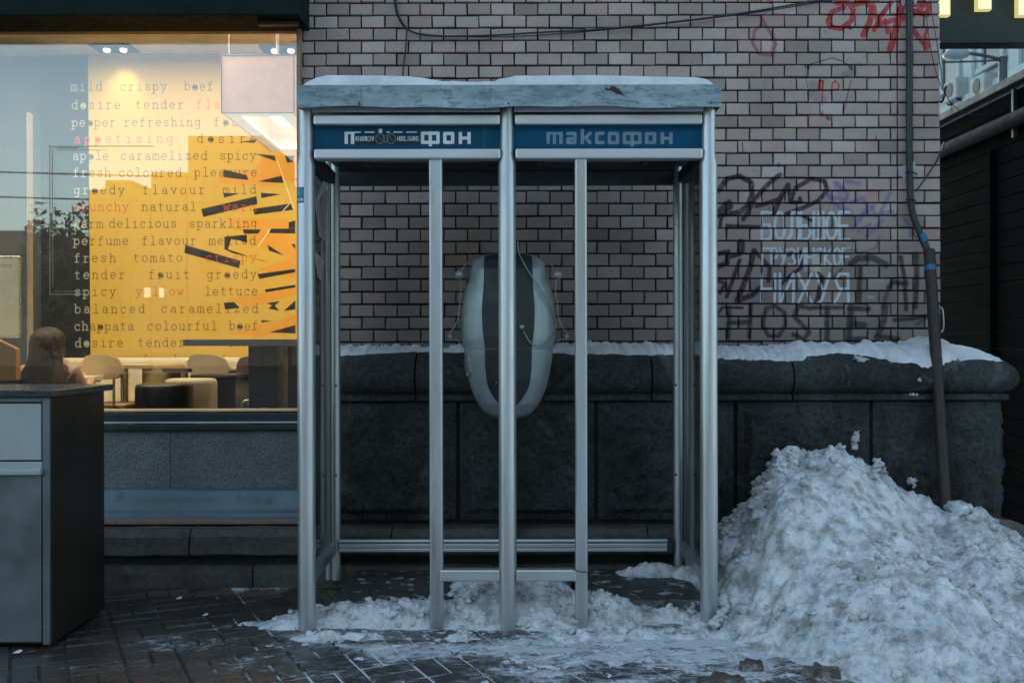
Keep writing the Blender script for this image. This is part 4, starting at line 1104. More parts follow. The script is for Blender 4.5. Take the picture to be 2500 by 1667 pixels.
# ------------------------------------------------------------------ telephone booth
YF, YBk = 4.34, 5.03
bo = empty('phone_booth', (0, 4.68, 0), 'open aluminium telephone booth for two with blue name panels and snow on its roof', 'phone booth')
def post(px, y, r0, r1, zb, zt, zs, name='post'):
    x = PX(px, y); mb = MB()
    prof = [(r0, zb), (r0, zs - .02), (r1, zs + .02), (r1, zt)] if zs else [(r0, zb), (r0, zt)]
    mb.lathe((x, y, 0), prof, 28)
    return mb.build(name, alu, bo)
ztop = PZ(258, YF); zsh = PZ(392, YF)
for px in (748, 1238.5, 1730): post(px, YF, .0385, .0300, -.01, ztop, zsh)
for px, px2 in ((820, 801), (1655, 1676)):
    post(px, YBk, .0235, .0235, .05, 2.2, None); post(px2, YBk + .008, .0145, .0145, .05, 2.2, None, 'glazing_post')
    mb = MB(); mb.box(min(PX(px, YBk), PX(px2, YBk)), max(PX(px, YBk), PX(px2, YBk)), YBk + .006, YBk + .012, .05, 2.2); mb.build('web', alu_dark, bo)
post(1244, YBk, .03, .03, .05, 2.2, None)
for px in (820, 1655):
    for yy in (940, 1158):
        z = PZ(yy, YBk); mb = MB(); mb.lathe((PX(px + (2 if px < 900 else -8), YBk), YBk - .022, z), [(.006, 0), (.005, .003)], 10, 'Y'); mb.build('rivet', black_plastic, bo)
mull = []
for a, b in ((1047.5, 1080.5), (1404, 1434)):
    mb = MB(); mb.box(PX(a, YF - .02), PX(b, YF - .02), YF - .022, YF + .022, .0, PZ(387, YF), .009); mb.build('mullion', alu, bo)
for a, b in ((1072.5, 1219), (1258.5, 1406.5)):
    mb = MB(); mb.box(PX(a, YF - .03), PX(b, YF - .03), YF - .028, YF + .02, PZ(1419.5, YF - .03), PZ(1391, YF - .03), .007); mb.build('kick_rail', alu_h, bo)
bars = ((764, 1222), (1256, 1716))
blue_cv = {}
alphab = {'m': ((530, 675, 575, 795), (575, 675, 685, 700), (592, 700, 625, 795), (650, 700, 685, 795)),
 }
def sign(side):
    cvs = Canvas(760, 300, 1225, 366, 6) if side == 'l' else Canvas(1252, 300, 1720, 366, 6)
    cvs.fillall((.0, .082, .17) if side == 'r' else (.004, .072, .135))
    W_ = (.80, .84, .86) if side == 'l' else (.27, .35, .40)
    off = 0 if side == 'r' else -492.9
    dy = 0 if side == 'r' else -1.5
    a_ = .95 if side == 'l' else .8
    def L(x): return 1200 + .2551 * x + off
    def T(y): return 150 + .2551 * y + dy
    th = 8.2
    def box(xa, ya, xb, yb): cvs.poly([(L(xa), T(ya)), (L(xb), T(ya)), (L(xb), T(yb)), (L(xa), T(yb))], W_, a_)
    def rr(xa, ya, xb, yb):
        h = th / 2; X0, X1, Y0, Y1 = L(xa) + h, L(xb) - h, T(ya) + h, T(yb) - h
        cvs.stroke([(X0, Y0), (X1, Y0), (X1, Y1), (X0, Y1), (X0, Y0)], th, W_, a_, .5)
    def st(pts): cvs.stroke([(L(a), T(b)) for a, b in pts], th, W_, a_, .5)
    box(530, 677, 562, 795); box(590, 690, 622, 795); box(652, 690, 685, 795); box(530, 677, 685, 702)
    st([(735, 692), (802, 692), (802, 780), (736, 780), (736, 742), (800, 742)])
    box(857, 650, 890, 795); st([(948, 690), (905, 732), (945, 780)])
    st([(1070, 692), (1011, 692), (1011, 780), (1070, 780)])
    rr(1117, 677, 1225, 797); rr(1260, 677, 1440, 797); box(1334, 677, 1366, 818); rr(1473, 680, 1580, 797)
    box(1622, 682, 1655, 797); box(1705, 682, 1737, 797); box(1655, 725, 1705, 755)
    if side == 'l':
        cvs.poly([(867, 324), (1025, 324), (1025, 353.5), (868, 353.5)], (.022, .035, .045))
        caps(cvs, 'KHARKIV', 870, 915, 333, 343.5, 1.9, (.5, .62, .66), 1, .4, .22)
        caps(cvs, 'HOOLIGANS', 972, 1024, 333, 343.5, 1.8, (.5, .62, .66), 1, .4, .22)
        for cx_ in (929, 956): cvs.stroke([(cx_ + 10.5 * math.cos(t_), 338.5 + 12 * math.sin(t_)) for t_ in np.linspace(0, 6.3, 24)], 1.2, (.25, .34, .34), 1, .4); cvs.stroke([(cx_ - 4, 334), (cx_ + 3, 342)], 4, (.08, .1, .11))
        cvs.stroke([(936, 330), (950, 330), (947, 343), (943, 350), (938, 342), (936, 330)], .9, (.2, .28, .28))
        cvs.poly([(1180, 300), (1188, 300), (1186, 366), (1179, 366)], (.02, .13, .2), .5)
    else:
        cvs.stroke([(1330, 362), (1360, 359), (1400, 361), (1560, 361), (1590, 358), (1640, 363)], .9, (.0, .03, .07), .7, .5)
        for k in range(150):   # the print has cracked off in flakes
            x = random.uniform(1334, 1646); y = random.uniform(322, 354)
            cvs.stroke([(x, y), (x + random.uniform(-3, 3), y + random.uniform(1, 7))], random.uniform(.3, 1.2), (.0, .085, .175), .6, .4)
    im_ = cvs.image('name_panel_print')
    m = M('name panel print'); im = m.n('ShaderNodeTexImage'); im.image = im_; im.interpolation = 'Cubic'
    c = m.mix(m.ramp(m.noise(14, 5, .7), [(.4, 0.0), (.75, .35)]), im.outputs['Color'], (.02, .05, .07))
    return m.done(m.bsdf(c, .6, 0, None, spec=.15))
for (a, b), sd in zip(bars, 'lr'):
    mb = MB(); mb.box(PX(a, YF), PX(b, YF), YF - .024, YF + .03, PZ(276.5, YF), PZ(262, YF), .002); mb.build('top_strip', alu_h, bo)
    mb = MB(); mb.box(PX(a + 2, YF - .03), PX(b, YF - .03), YF - .03, YF + .03, PZ(304, YF - .03), PZ(279, YF - .03), .006); mb.build('upper_rail', alu_h, bo)
    mb = MB(); mb.box(PX(a + 3, YF - .03), PX(b + 1, YF - .03), YF - .034, YF + .03, PZ(388.5, YF - .03), PZ(363, YF - .03), .008); mb.build('lower_rail', alu_h, bo)
    x0_, x1_ = (760, 1225) if sd == 'l' else (1252, 1720)
    YS = YF + .004
    qd = quad_uv('name_panel', [P(x0_, 366, YS), P(x1_, 366, YS), P(x1_, 300, YS), P(x0_, 300, YS)], sign(sd), bo)
    qd['label'] = 'blue name panel with bright white letters partly covered by a black sticker' if sd == 'l' else 'blue name panel with cracked faded letters'
    mb = MB(); mb.box(PX(x0_, YS), PX(x1_, YS), YS + .001, YS + .02, PZ(366, YS), PZ(300, YS)); mb.build('panel_backing', alu_dark, bo)
# galvanised roof apron
galv = M('galvanised apron')
n1 = galv.noise(6, 8, .7, (.6, 1, 1.5), .3); n2 = galv.noise(34, 7, .8, (.4, 1, 1.3), .2)
c = galv.mix(galv.ramp(n1, [(.36, 0.0), (.62, 1.0)]), (.17, .25, .29), (.36, .45, .49))
c = galv.mix(galv.ramp(n2, [(.50, 0.0), (.60, .8)]), c, (.09, .15, .18))
galv_m = galv.done(galv.bsdf(c, .55, .35, n2, .2, .002))
YR = 4.262
xl_, xr_2 = PX(727, YR), PX(1763, YR)
zt_, zb_ = PZ(207.5, YR), PZ(262, YR)
def apron(xa, xb, yy, name='roof_apron'):
    n = 40; rows = []
    for i in range(n + 1):
        x = xa + (xb - xa) * i / n
        sag = .004 * math.sin(x * 7) + .003 * math.sin(x * 17 + 1)
        rows.append([(x, yy + .03, zt_ - .0), (x, yy, zt_), (x, yy - .001, zt_ - .03), (x, yy - .002, zb_ + .03), (x, yy - .004 + sag * .6, zb_ + sag), (x, yy + .008, zb_ + sag + .001)])
    mb = MB(); mb.grid(np.array(rows), False); return mb.build(name, galv_m, bo, fixn=False)
xs_ = PX(884, YR)
apron(xs_ - .004, xr_2, YR); apron(xl_, xs_, YR - .003)
mb = MB(); mb.box(xl_, xl_ + .004, YR, 5.12, zb_ + .004, zt_ - .002); mb.build('roof_apron_end', galv_m, bo)
mb = MB(); mb.box(xr_2 - .004, xr_2, YR, 5.12, zb_ + .004, zt_ - .002); mb.build('roof_apron_end', galv_m, bo)
mb = MB(); mb.box(xl_ + .005, xr_2 - .005, YR + .005, 5.12, zt_ - .05, zt_ - .004); mb.build('roof_deck', alu_dark, bo)
mb = MB(); mb.box(xs_ - .016, xs_ - .006, YR - .007, YR - .0035, zb_ + .008, zt_ - .004, .001); mb.build('seam_fold', galv_m, bo)
for px, py in ((878, 249), (878, 254), (1243, 252), (1737, 252), (1246, 261)):
    mb = MB(); mb.lathe(P(px, py, YR - .006), [(.004, -.002), (.003, .003)], 10, 'Y'); mb.build('rivet', black_plastic, bo)
rust = simple('rusted hole', (.06, .03, .025), .9)
mb = MB(); pts = [P(1477 + a, 222 + b, YR - .0045) for a, b in ((0, -6), (5, -8), (9, -3), (14, -8), (20, -12), (28, -8), (36, -3), (42, 4), (50, 15), (40, 9), (30, 8), (22, 2), (14, -1), (6, 0))]
mb.add([tuple(p) for p in pts], [tuple(range(len(pts)))]); mb.build('rust_patch', rust, bo)
mb = MB(); mb.box(xl_ + .03, xr_2 - .03, YBk - .01, YBk + .05, 2.042, 2.11, .004); mb.build('back_beam', alu_dark, bo)
mb = MB(); mb.box(xl_ + .03, xr_2 - .03, YBk + .0, YBk + .04, 2.112, 2.2, .002); mb.build('back_upper_beam', alu_dark, bo)
mb = MB(); mb.box(xl_ + .03, xr_2 - .03, YF + .04, YBk - .012, 2.13, 2.15); mb.build('ceiling_sheet', alu_dark, bo)
for a, b in ((-.72, -.12), (.12, .66)):
    mb = MB()
    mb.box(a, b, 4.55, 4.58, 2.105, 2.129); mb.box(a, b, 4.85, 4.88, 2.105, 2.129); mb.box(a, a + .03, 4.581, 4.849, 2.105, 2.129); mb.box(b - .03, b, 4.581, 4.849, 2.105, 2.129); mb.build('light_housing', alu_dark, bo)
    mb = MB(); mb.box(a + .035, b - .035, 4.585, 4.845, 2.118, 2.128); mb.build('unlit_diffuser', simple('grimy diffuser', (.16, .15, .13), .6), bo)
for sx, px in ((-1, 812), (1, 1664)):
    xb_ = PX(px, YBk); xf_ = PX(748 if sx < 0 else 1730, YF)
    for (za, zb2, nm) in ((2.045, 2.10, 'side_top_rail'), (.188, .243, 'side_bottom_rail')):
        n = 6; mb = MB()
        v = []
        for (x, y) in ((xf_ - sx * .005, YF + .03), (xb_ - sx * .0, YBk - .02)):
            v += [(x - .019, y, za), (x + .019, y, za), (x + .019, y, zb2), (x - .019, y, zb2)]
        mb.add(v, [(0, 1, 2, 3), (7, 6, 5, 4), (0, 4, 5, 1), (1, 5, 6, 2), (2, 6, 7, 3), (3, 7, 4, 0)]); mb.build(nm, alu_dark if nm == 'side_top_rail' else alu, bo)
    if sx > 0:
        mb = MB(); v = []
        for (x, y) in ((xf_ + .03, YF + .03), (xb_ + .032, YBk - .02)): v += [(x - .008, y, .205), (x + .008, y, .205), (x + .008, y, .245), (x - .008, y, .245)]
        mb.add(v, [(0, 1, 2, 3), (7, 6, 5, 4), (0, 4, 5, 1), (1, 5, 6, 2), (2, 6, 7, 3), (3, 7, 4, 0)]); mb.build('glazing_bead', alu_dark, bo)
    pane = clear('scratched booth glazing', (.80, .83, .80), .0, .03, ior=1.4, smudge=.16) if sx < 0 else pane
    mb = MB(); v = [(xf_ + sx * .012, YF + .03, .243), (xb_ + sx * .012, YBk - .02, .243), (xb_ + sx * .012, YBk - .02, 2.05), (xf_ + sx * .012, YF + .03, 2.05)]
    v2 = [(a + sx * .005, b, c_) for a, b, c_ in v]
    mb.add(v + v2, [(0, 1, 2, 3), (7, 6, 5, 4), (0, 4, 5, 1), (1, 5, 6, 2), (2, 6, 7, 3), (3, 7, 4, 0)]); mb.build('side_glazing', pane, bo)
# back rail: three ribs and a broken end bracket
x0_, x1_ = PX(826, YBk - .03), PX(1628, YBk - .03)
mb = MB()
mb.tube([(x0_, YBk - .03, PZ(1320, YBk - .03)), (x1_, YBk - .03, PZ(1320, YBk - .03))], .0115, 14)
mb.box(x0_, x1_, YBk - .036, YBk - .012, PZ(1336, YBk - .03), PZ(1326.5, YBk - .03), .003)
mb.box(x0_, x1_, YBk - .038, YBk - .010, PZ(1346, YBk - .03), PZ(1338, YBk - .03), .003)
mb.box(x0_, x1_, YBk - .028, YBk - .014, PZ(1344, YBk - .03), PZ(1322, YBk - .03)); mb.build('back_rail', alu_h, bo)
mb = MB(); mb.box(x1_ + .002, x1_ + .028, YBk - .03, YBk - .005, PZ(1348, YBk), PZ(1316, YBk), .003); mb.lathe((x1_ + .012, YBk - .033, PZ(1330, YBk)), [(.010, -.002), (.009, .008)], 12, 'Y'); mb.build('broken_bracket', alu_dark, bo)
mb = MB(); mb.tube([P(1398, 1386, YF - .03), P(1404, 1392, YF - .045), P(1420, 1396, YF - .045), P(1432, 1396, YF - .03)], .0022, 6, smooth_pts=4); mb.build('wire_tie', black_plastic, bo)
# stickers and torn posters (print on paper)
cvp = Canvas(0, 0, 100, 300, 4)
cvp.poly([(5, 5), (95, 12), (90, 292), (40, 296), (12, 160), (4, 80)], (.46, .44, .43))
for k in range(40):
    x, y = random.uniform(20, 85), random.uniform(30, 270)
    cvp.stroke([(x, y), (x + random.uniform(-14, 14), y + random.uniform(-10, 22)), (x + random.uniform(-14, 14), y + random.uniform(0, 30))], random.uniform(1, 4), (.12, .12, .13), .7, 1)
mpap = M('torn poster paper'); im = mpap.n('ShaderNodeTexImage'); im.image = cvp.image('torn_poster_print')
tr = mpap.n('ShaderNodeBsdfTransparent'); mx = mpap.n('ShaderNodeMixShader'); mpap.l(mpap.math('GREATER_THAN', im.outputs['Alpha'], .5), mx.inputs[0]); mpap.l(tr.outputs[0], mx.inputs[1]); mpap.l(mpap.bsdf(im.outputs['Color'], .8), mx.inputs[2]); paper_m = mpap.done(mx.outputs[0])
def on_left_glass(t, y, dx=.0): # t 0 front .. 1 back
    xf_, xb_ = PX(748, YF), PX(812, YBk)
    return (xf_ + (xb_ - xf_) * t + dx, YF + .03 + (YBk - .05 - YF) * t)
def sheet(name, t0, t1, z0, z1, label, mt, dx=.004):
    a, b = on_left_glass(t0, 0, -.012 + dx + .004), on_left_glass(t1, 0, -.012 + dx + .004)
    o = quad_uv(name, [(a[0], a[1], z0), (b[0], b[1], z0 - .02), (b[0] + .01, b[1], z1 - .03), (a[0], a[1], z1)], mt)
    return tag(o, label, 'poster')
sheet('torn_poster', .25, .80, PZ(575, 4.7), PZ(433, 4.7), 'torn pale poster hanging off the left glass side of the booth', paper_m)
sheet('torn_poster', .30, .60, PZ(672, 4.6), PZ(612, 4.6), 'small grey notice below the torn poster on the left glass side', paper_m)
mb = MB(); mb.add([P(773, 492, 4.5), P(790, 441, 4.55), P(804, 448, 4.62), P(778, 488, 4.5)], [(0, 1, 2, 3)]); o = mb.build('poster_flap', simple('paper back', (.48, .44, .38), .8)); tag(o, 'loose folded corner of paper curling away above the torn poster', 'paper')
cvb = Canvas(0, 0, 44, 78, 8); cvb.fillall((.008, .12, .20)); cvb.poly([(2, 2), (20, 4), (30, 30), (16, 46), (4, 30)], (.05, .28, .38)); cvb.poly([(18, 8), (40, 6), (42, 40), (28, 46)], (.02, .20, .30)); caps(cvb, 'VIKINA', 2, 42, 54, 68, 2.4, (.45, .6, .66), gap=.2)
mst = M('blue sticker print'); im = mst.n('ShaderNodeTexImage'); im.image = cvb.image('blue_sticker_print'); mstm = mst.done(mst.bsdf(im.outputs['Color'], .4))
# wraps the left post
xc = PX(748, YF); n = 8; me = bpy.data.meshes.new('blue_sticker'); vs = []; fs = []; uvs = []
z0s, z1s = PZ(497, YF), PZ(459, YF)
for i in range(n + 1):
    a = R(-168 + 76 * i / n); vs += [(xc + .0389 * math.cos(a), YF + .0389 * math.sin(a), z0s), (xc + .0389 * math.cos(a), YF + .0389 * math.sin(a), z1s)]
for i in range(n): fs.append((2 * i, 2 * i + 2, 2 * i + 3, 2 * i + 1)); uvs += [(i / n, 0), ((i + 1) / n, 0), ((i + 1) / n, 1), (i / n, 1)]
og = Vector((xc, YF, z0s)); me.from_pydata([tuple(Vector(v) - og) for v in vs], [], fs); uvl = me.uv_layers.new(name='UVMap')
for i, u in enumerate(uvs): uvl.data[i].uv = u
o = link_mesh('blue_sticker', me, mstm, None, world=og); tag(o, 'small blue sticker on the left front post of the booth', 'sticker')
# concrete base slabs inside
conc = simple('dark wet concrete', (.055, .054, .052), .55, 0, .3, 14, .8, 50, .006, dirt=(.50, .54, .58), dscale=13, dth=(.56, .66))
def slab(xa, xb, ya, yb, zt_s, seed, label):
    nx, ny = 60, 40
    X, Y = np.meshgrid(np.linspace(0, 1, nx), np.linspace(0, 1, ny))
    fe = fbm(X[0] * 5, X[0] * 0 + seed, 4, seed) * .035
    Yv = ya + fe[None, :] * (1 - Y) + (yb - ya) * Y; Xv = xa + (xb - xa) * X + fbm(Y * 4, Y * 0 + 3, 3, seed) * .02 * (X > .97)
    Zv = zt_s + fbm(Xv * 8, Yv * 8, 5, seed) * .010
    top = np.stack([Xv, Yv, Zv], -1)
    mb = MB(); mb.grid(top)
    fr = top[0].copy(); r1 = fr.copy(); r1[:, 1] -= .008; r1[:, 2] -= .012
    r2 = r1.copy(); r2[:, 2] -= .04; r2[:, 1] += fbm(X[0] * 9, X[0] * 0, 3, seed + 2) * .02
    r3 = r2.copy(); r3[:, 2] = -.01; r3[:, 1] += .03
    mb.grid(np.stack([fr, r1, r2, r3]), False)
    for c_ in (0, -1):
        e = top[:, c_].copy(); e2 = e.copy(); e2[:, 2] = -.01; mb.grid(np.stack([e, e2]), False)
    o = mb.build('base_slab', conc, None); tag(o, label, 'slab', 'concrete slabs under the booth')
slab(-.80, -.20, 4.47, 5.06, .088, 3, 'bare dark concrete slab at the left under the booth')
slab(-.18, .28, 4.47, 5.06, .084, 5, 'middle concrete slab under the phone, buried in snow')
slab(.30, .86, 4.46, 5.06, .092, 7, 'chipped concrete slab at the right under the booth, rough front edge showing')

# ------------------------------------------------------------------ the telephone
YP_ = 4.86
ph = empty('payphone', (PX(1241, YP_), YP_, PZ(1022, YP_)), 'rounded silver payphone with a dark centre stripe hung behind the middle booth post', 'payphone')
ol = [(186, 120), (196, 178), (215, 225), (240, 268), (270, 280), (340, 293), (410, 312), (480, 334), (560, 350), (650, 358), (780, 360), (850, 357), (905, 345), (918, 340), (980, 335), (1050, 325), (1110, 314), (1170, 300), (1230, 281), (1290, 255), (1340, 228), (1390, 190), (1420, 150), (1440, 95), (1449, 30)]
dkw = [(186, 120), (215, 180), (270, 182), (380, 183), (480, 187), (560, 194), (650, 197), (760, 192), (850, 182), (905, 174), (1050, 172), (1110, 167), (1170, 158), (1230, 138), (1290, 100), (1330, 62), (1352, 25), (1360, 4)]
def shape(yz): 
    hw = np.interp(yz, [a for a, b in ol], [b for a, b in ol]) * .319 * YP_ / F
    t = np.clip((yz - 186) / (1449 - 186), 0, 1)
    dep = np.interp(t, [0, .03, .1, .3, .5, .6, .75, .9, .97, 1], [.05, .09, .12, .15, .165, .165, .15, .115, .07, .02])
    return hw, dep
def pod(z0, z1, w0, w1, off, mt, name, stripe=False, nz=70):
    rows = []
    xc = PX(1241.4, YP_)
    for yz in np.linspace(z0, z1, nz):
        hw, dep = shape(yz); zz = PZ(560 + .319 * yz, YP_)
        if stripe:
            lim = np.interp(yz, [a for a, b in dkw], [b for a, b in dkw]) * .319 * YP_ / F
            us = np.linspace(-lim, lim, 25)
            rows.append([(xc + u, YP_ - dep * (max(0, 1 - abs(u / (hw + .001)) ** 2.6)) ** (1 / 2.2) - off, zz) for u in us])
        else:
            th = np.linspace(0, math.pi, 49)
            rows.append([(xc + hw * math.copysign(abs(math.cos(a)) ** .8, math.cos(a)), YP_ - dep * max(0, 1 - abs(math.copysign(abs(math.cos(a)) ** .8, math.cos(a))) ** 2.6) ** (1 / 2.2), zz) for a in th])
    V_ = np.array(rows); mb = MB(); mb.grid(V_)
    if stripe:   # turned edge so the stripe has thickness
        for k in (0, -1):
            e = V_[:, k].copy(); e2 = e.copy(); e2[:, 1] += off + .004; mb.grid(np.stack([e, e2]))
    else:
        n_ = V_.shape[1]
        mb.add([tuple(v) for v in V_[0]], [tuple(range(n_))]); mb.add([tuple(v) for v in V_[-1]], [tuple(reversed(range(n_)))])
        e = V_[:, 0]; e2 = V_[:, -1]; mb.grid(np.stack([e, e2]), False)
    return mb.build(name, mt, ph)
silver = simple('silver lacquer', (.34, .39, .41), .38, .35, .08, 5, .05, dirt=(.12, .13, .13), dscale=5, dth=(.6, .9))
charc = simple('charcoal stripe', (.018, .026, .030), .5, 0, .2, 8, .1)
pod(186, 911, 0, 0, 0, silver, 'upper_shell', nz=60); pod(914.5, 1449, 0, 0, 0, silver, 'lower_shell', nz=50)
pod(190, 911, 0, 0, .004, charc, 'upper_stripe', True, 60); pod(914.5, 1358, 0, 0, .004, charc, 'lower_stripe', True, 50)
z6 = lambda x, y, Y=YP_: P(1050 + .319 * x, 560 + .319 * y, Y)
mb = MB(); a, b = z6(520, 190), z6(690, 95); mb.box(a.x, b.x, YP_ - .05, YP_ + .12, a.z - .02, b.z, .01); mb.build('hanging_bracket', black_plastic, ph)
mb = MB(); mb.box(z6(560, 190).x, z6(660, 190).x, YP_, YBk - .02, z6(0, 800).z, z6(0, 300).z, .005); mb.build('mount_plate', alu_dark, ph)
acr = clear('clear acrylic', (.90, .92, .92), .0, .05, ior=1.3)
for s in (-1, 1):
    X = lambda v: z6(600 + s * (600 - v), 0).x
    pts = [(300, 250), (262, 300), (235, 330), (238, 400), (243, 480), (232, 560), (222, 680), (190, 750), (150, 815), (165, 838), (215, 845), (240, 880), (262, 900), (248, 800), (252, 620), (276, 470), (308, 340)]
    poly = [(X(a_), z6(0, b_).z) for a_, b_ in pts]
    mb = MB(); mb.prism(poly, YP_ - .05, YP_ - .035); mb.build('acrylic_wing', acr, ph)
    ed = [Vector((x, YP_ - .06, z)) for x, z in poly[:13]]
    mb = MB(); mb.tube(ed, .0019, 6, smooth_pts=3); mb.build('wing_edge', simple('wing edge plastic', (.35, .38, .40), .15, .3), ph)
    mb = MB(); mb.tube([(X(255), YP_ - .08, z6(0, 352).z), (X(222), YP_ - .08, z6(0, 358).z), (X(205), YP_ - .08, z6(0, 360).z)], [.018, .020, .006], 14); mb.lathe((X(228), YP_ - .07, z6(0, 358).z - .022), [(.004, 0), (.017, .006), (.022, .022), (.017, .038), (.004, .044)], 16); mb.build('knob', simple('clear knob plastic', (.30, .34, .36), .15, .2), ph)
    mb = MB(); mb.lathe((X(158), YP_ - .05, z6(0, 835).z), [(.004, 0), (.010, .004), (.011, .014), (.004, .020)], 14); mb.build('wing_clip', simple('clear knob plastic', (.30, .34, .36), .15, .2), ph)
slot = [(262, 985), (275, 972), (300, 980), (306, 1010), (318, 1070), (320, 1095), (300, 1125), (288, 1122), (270, 1060), (262, 985)]
def on_shell(a_, b_, off=.004):
    hw, dep = shape(b_); u = z6(a_, 0).x - PX(1241.4, YP_)
    f_ = max(0, 1 - min(1, abs(u / hw)) ** 2.6) ** (1 / 2.2)
    return Vector((PX(1241.4, YP_) + u, YP_ - dep * f_ - off, z6(0, b_).z))
mb = MB(); mb.tube([on_shell(min(max(a_, 268), 330), b_, .002) for a_, b_ in slot], .0035, 8, smooth_pts=3); mb.build('coin_return_rim', simple('polished rim', (.5, .53, .55), .2, .8), ph)
mb = MB(); pts = [on_shell(min(max(a_, 268), 330), b_, .0015) for a_, b_ in slot[:-1]]; mb.add([tuple(p) for p in pts], [tuple(range(len(pts)))]); mb.build('coin_return_recess', alu_dark, ph)
cord = [(672, 96), (682, 180), (705, 250), (765, 360), (840, 470), (905, 575), (945, 665), (955, 750), (925, 840), (880, 882), (820, 893), (765, 870), (728, 815), (712, 778)]
mb = MB(); mb.tube([on_shell(a_, max(b_, 200), .02) if b_ > 190 else z6(a_, b_, YP_ - .13) for a_, b_ in cord], .0031, 8, smooth_pts=5); mb.build('dangling_cord', simple('steel cord', (.28, .33, .36), .35, .5), ph)
c_ = on_shell(700, 752, .03); mb = MB(); mb.lathe((c_.x, c_.y, c_.z - .011), [(.002, 0), (.008, .003), (.0125, .011), (.008, .020), (.002, .023)], 14); mb.build('cord_ball', silver, ph)
for a_, b_, r_ in ((508, 1162, .003), (460, 650, .003), (465, 1170, .004)):
    c_ = on_shell(a_, b_, .005); mb = MB(); mb.lathe(c_, [(r_, 0), (r_ * .8, .002)], 10, 'Y'); mb.build('screw', alu_h if a_ == 508 else black_plastic, ph)

# ------------------------------------------------------------------ pipe, cables on the wall
def pipe(name, pts, r, mt, label, cat, parent=None, sp=4, seg=12):
    mb = MB(); mb.tube(pts, r, seg, smooth_pts=sp); o = mb.build(name, mt, parent)
    if not parent: tag(o, label, cat)
    return o
cond = simple('old black conduit', (.020, .028, .028), .5, 0, .25, 20, .2)
rustp = simple('rusty brown pipe', (.028, .020, .017), .6, 0, .3, 30, .5)
cb = empty('wall_conduit', (PX(2225, 5.38), 5.38, 1.6), 'black conduit with blue tape running down the brick wall into the leaning pipe', 'conduit')
pipe('conduit', [P(2221, -60, 5.385), P(2222, 100, 5.385), P(2221, 300, 5.385), P(2222, 450, 5.385), P(2228, 520, 5.38), P(2246, 570, 5.36), P(2258, 600, 5.34), P(2269, 622, 5.30)], .0175, cond, '', '', cb)
mb = MB(); a, b = P(2252, 577, 5.352), P(2259, 594, 5.342); mb.tube([a + (b - a) * -.1, b], .0190, 14); o = mb.build('tape_band', simple('blue tape', (.01, .12, .28), .4), cb)
mb = MB(); mb.tube([P(2212, 490, 5.36), P(2222, 487, 5.35), P(2236, 492, 5.37)], .004, 6, smooth_pts=3); mb.tube([P(2212, 425, 5.39), P(2222, 420, 5.355), P(2240, 428, 5.40)], .004, 6, smooth_pts=3); mb.build('wire_tie', black_plastic, cb)
plaster = simple('white wall putty', (.42, .45, .46), .8)
for a, b, s in ((2211, 425, 1), (2233, 410, .7), (2209, 6, .8), (2238, 6, .6)):
    mb = MB(); pts = [P(a + s * dx, b + s * dy, YW - .010) for dx, dy in ((-12, -16), (0, -22), (5, -10), (3, 8), (-4, 16), (-8, 2))]; mb.add([tuple(p) for p in pts] + [tuple(p + Vector((0, .01, 0))) for p in pts], [tuple(range(6))] + [(i, i + 6, (i + 1) % 6 + 6, (i + 1) % 6) for i in range(6)]); mb.build('putty_patch', plaster, cb)
lp = empty('leaning_pipe', P(2306, 1260, 5.06), 'rusty brown pipe leaning against the granite plinth with a blue tape ring', 'pipe')
a, b = P(2269, 612, 5.30), P(2312, 1310, 4.99)
mb = MB(); mb.tube([a, b], .0290, 18); mb.build('tube', rustp, lp)
d = (b - a); mb = MB(); mb.tube([a + d * .058, a + d * .078], .0300, 18); mb.build('tape_ring', simple('blue tape', (.01, .12, .28), .4), lp)
pipe('branch_cable', [P(2236, 470, 5.37), P(2262, 435, 5.385), P(2285, 400, 5.39), P(2297, 375, 5.40), P(2306, 350, 5.5)], .0045, cond, 'thin dark branch cable rising right from the conduit to the wall corner', 'cable')
pipe('loop_cable', [P(2232, 505, 5.37), P(2230, 540, 5.38), P(2231, 570, 5.375), P(2238, 582, 5.36), P(2242, 570, 5.36), P(2238, 552, 5.37)], .0028, cond, 'small hanging loop of cable left of the blue tape on the conduit', 'cable')
pipe('sagging_cable', [P(970, -60, 5.385), P(968, 0, 5.385), P(976, 40, 5.385), P(998, 72, 5.385), P(1040, 86, 5.385), P(1110, 89, 5.385), P(1220, 86, 5.385), P(1320, 80, 5.385), P(1500, 70, 5.385), P(1750, 43, 5.385), P(1950, 12, 5.385), P(2100, -14, 5.385)], .0052, black_plastic, 'thick black cable sagging across the top of the brick wall', 'cable', sp=5)
pipe('second_cable', [P(962, -60, 5.395), P(964, 0, 5.395), P(972, 40, 5.395), P(994, 70, 5.395), P(1040, 84, 5.395), P(1200, 91, 5.395), P(1400, 81, 5.395), P(1600, 62, 5.395), P(1850, 32, 5.395), P(2080, -5, 5.395)], .003, black_plastic, 'thin second cable running just below the thick sagging one', 'cable', sp=5)
pipe('drop_cable', [P(995, 70, 5.39), P(993, 105, 5.392), P(990, 135, 5.392), P(986, 165, 5.392), P(984, 215, 5.39)], .0042, black_plastic, 'short black cable dropping from the sagging cable to the booth roof', 'cable')
pipe('thin_wire', [P(2270, -30, 5.38), P(2276, 30, 5.375), P(2290, 115, 5.37), P(2302, 200, 5.36), P(2310, 232, 5.36), P(2330, 262, 5.7), P(2375, 283, 6.6), P(2420, 275, 7.2), P(2450, 250, 7.8)], .0022, black_plastic, 'thin black wire curving past the wall corner towards the dark fence', 'wire', sp=6, seg=6)
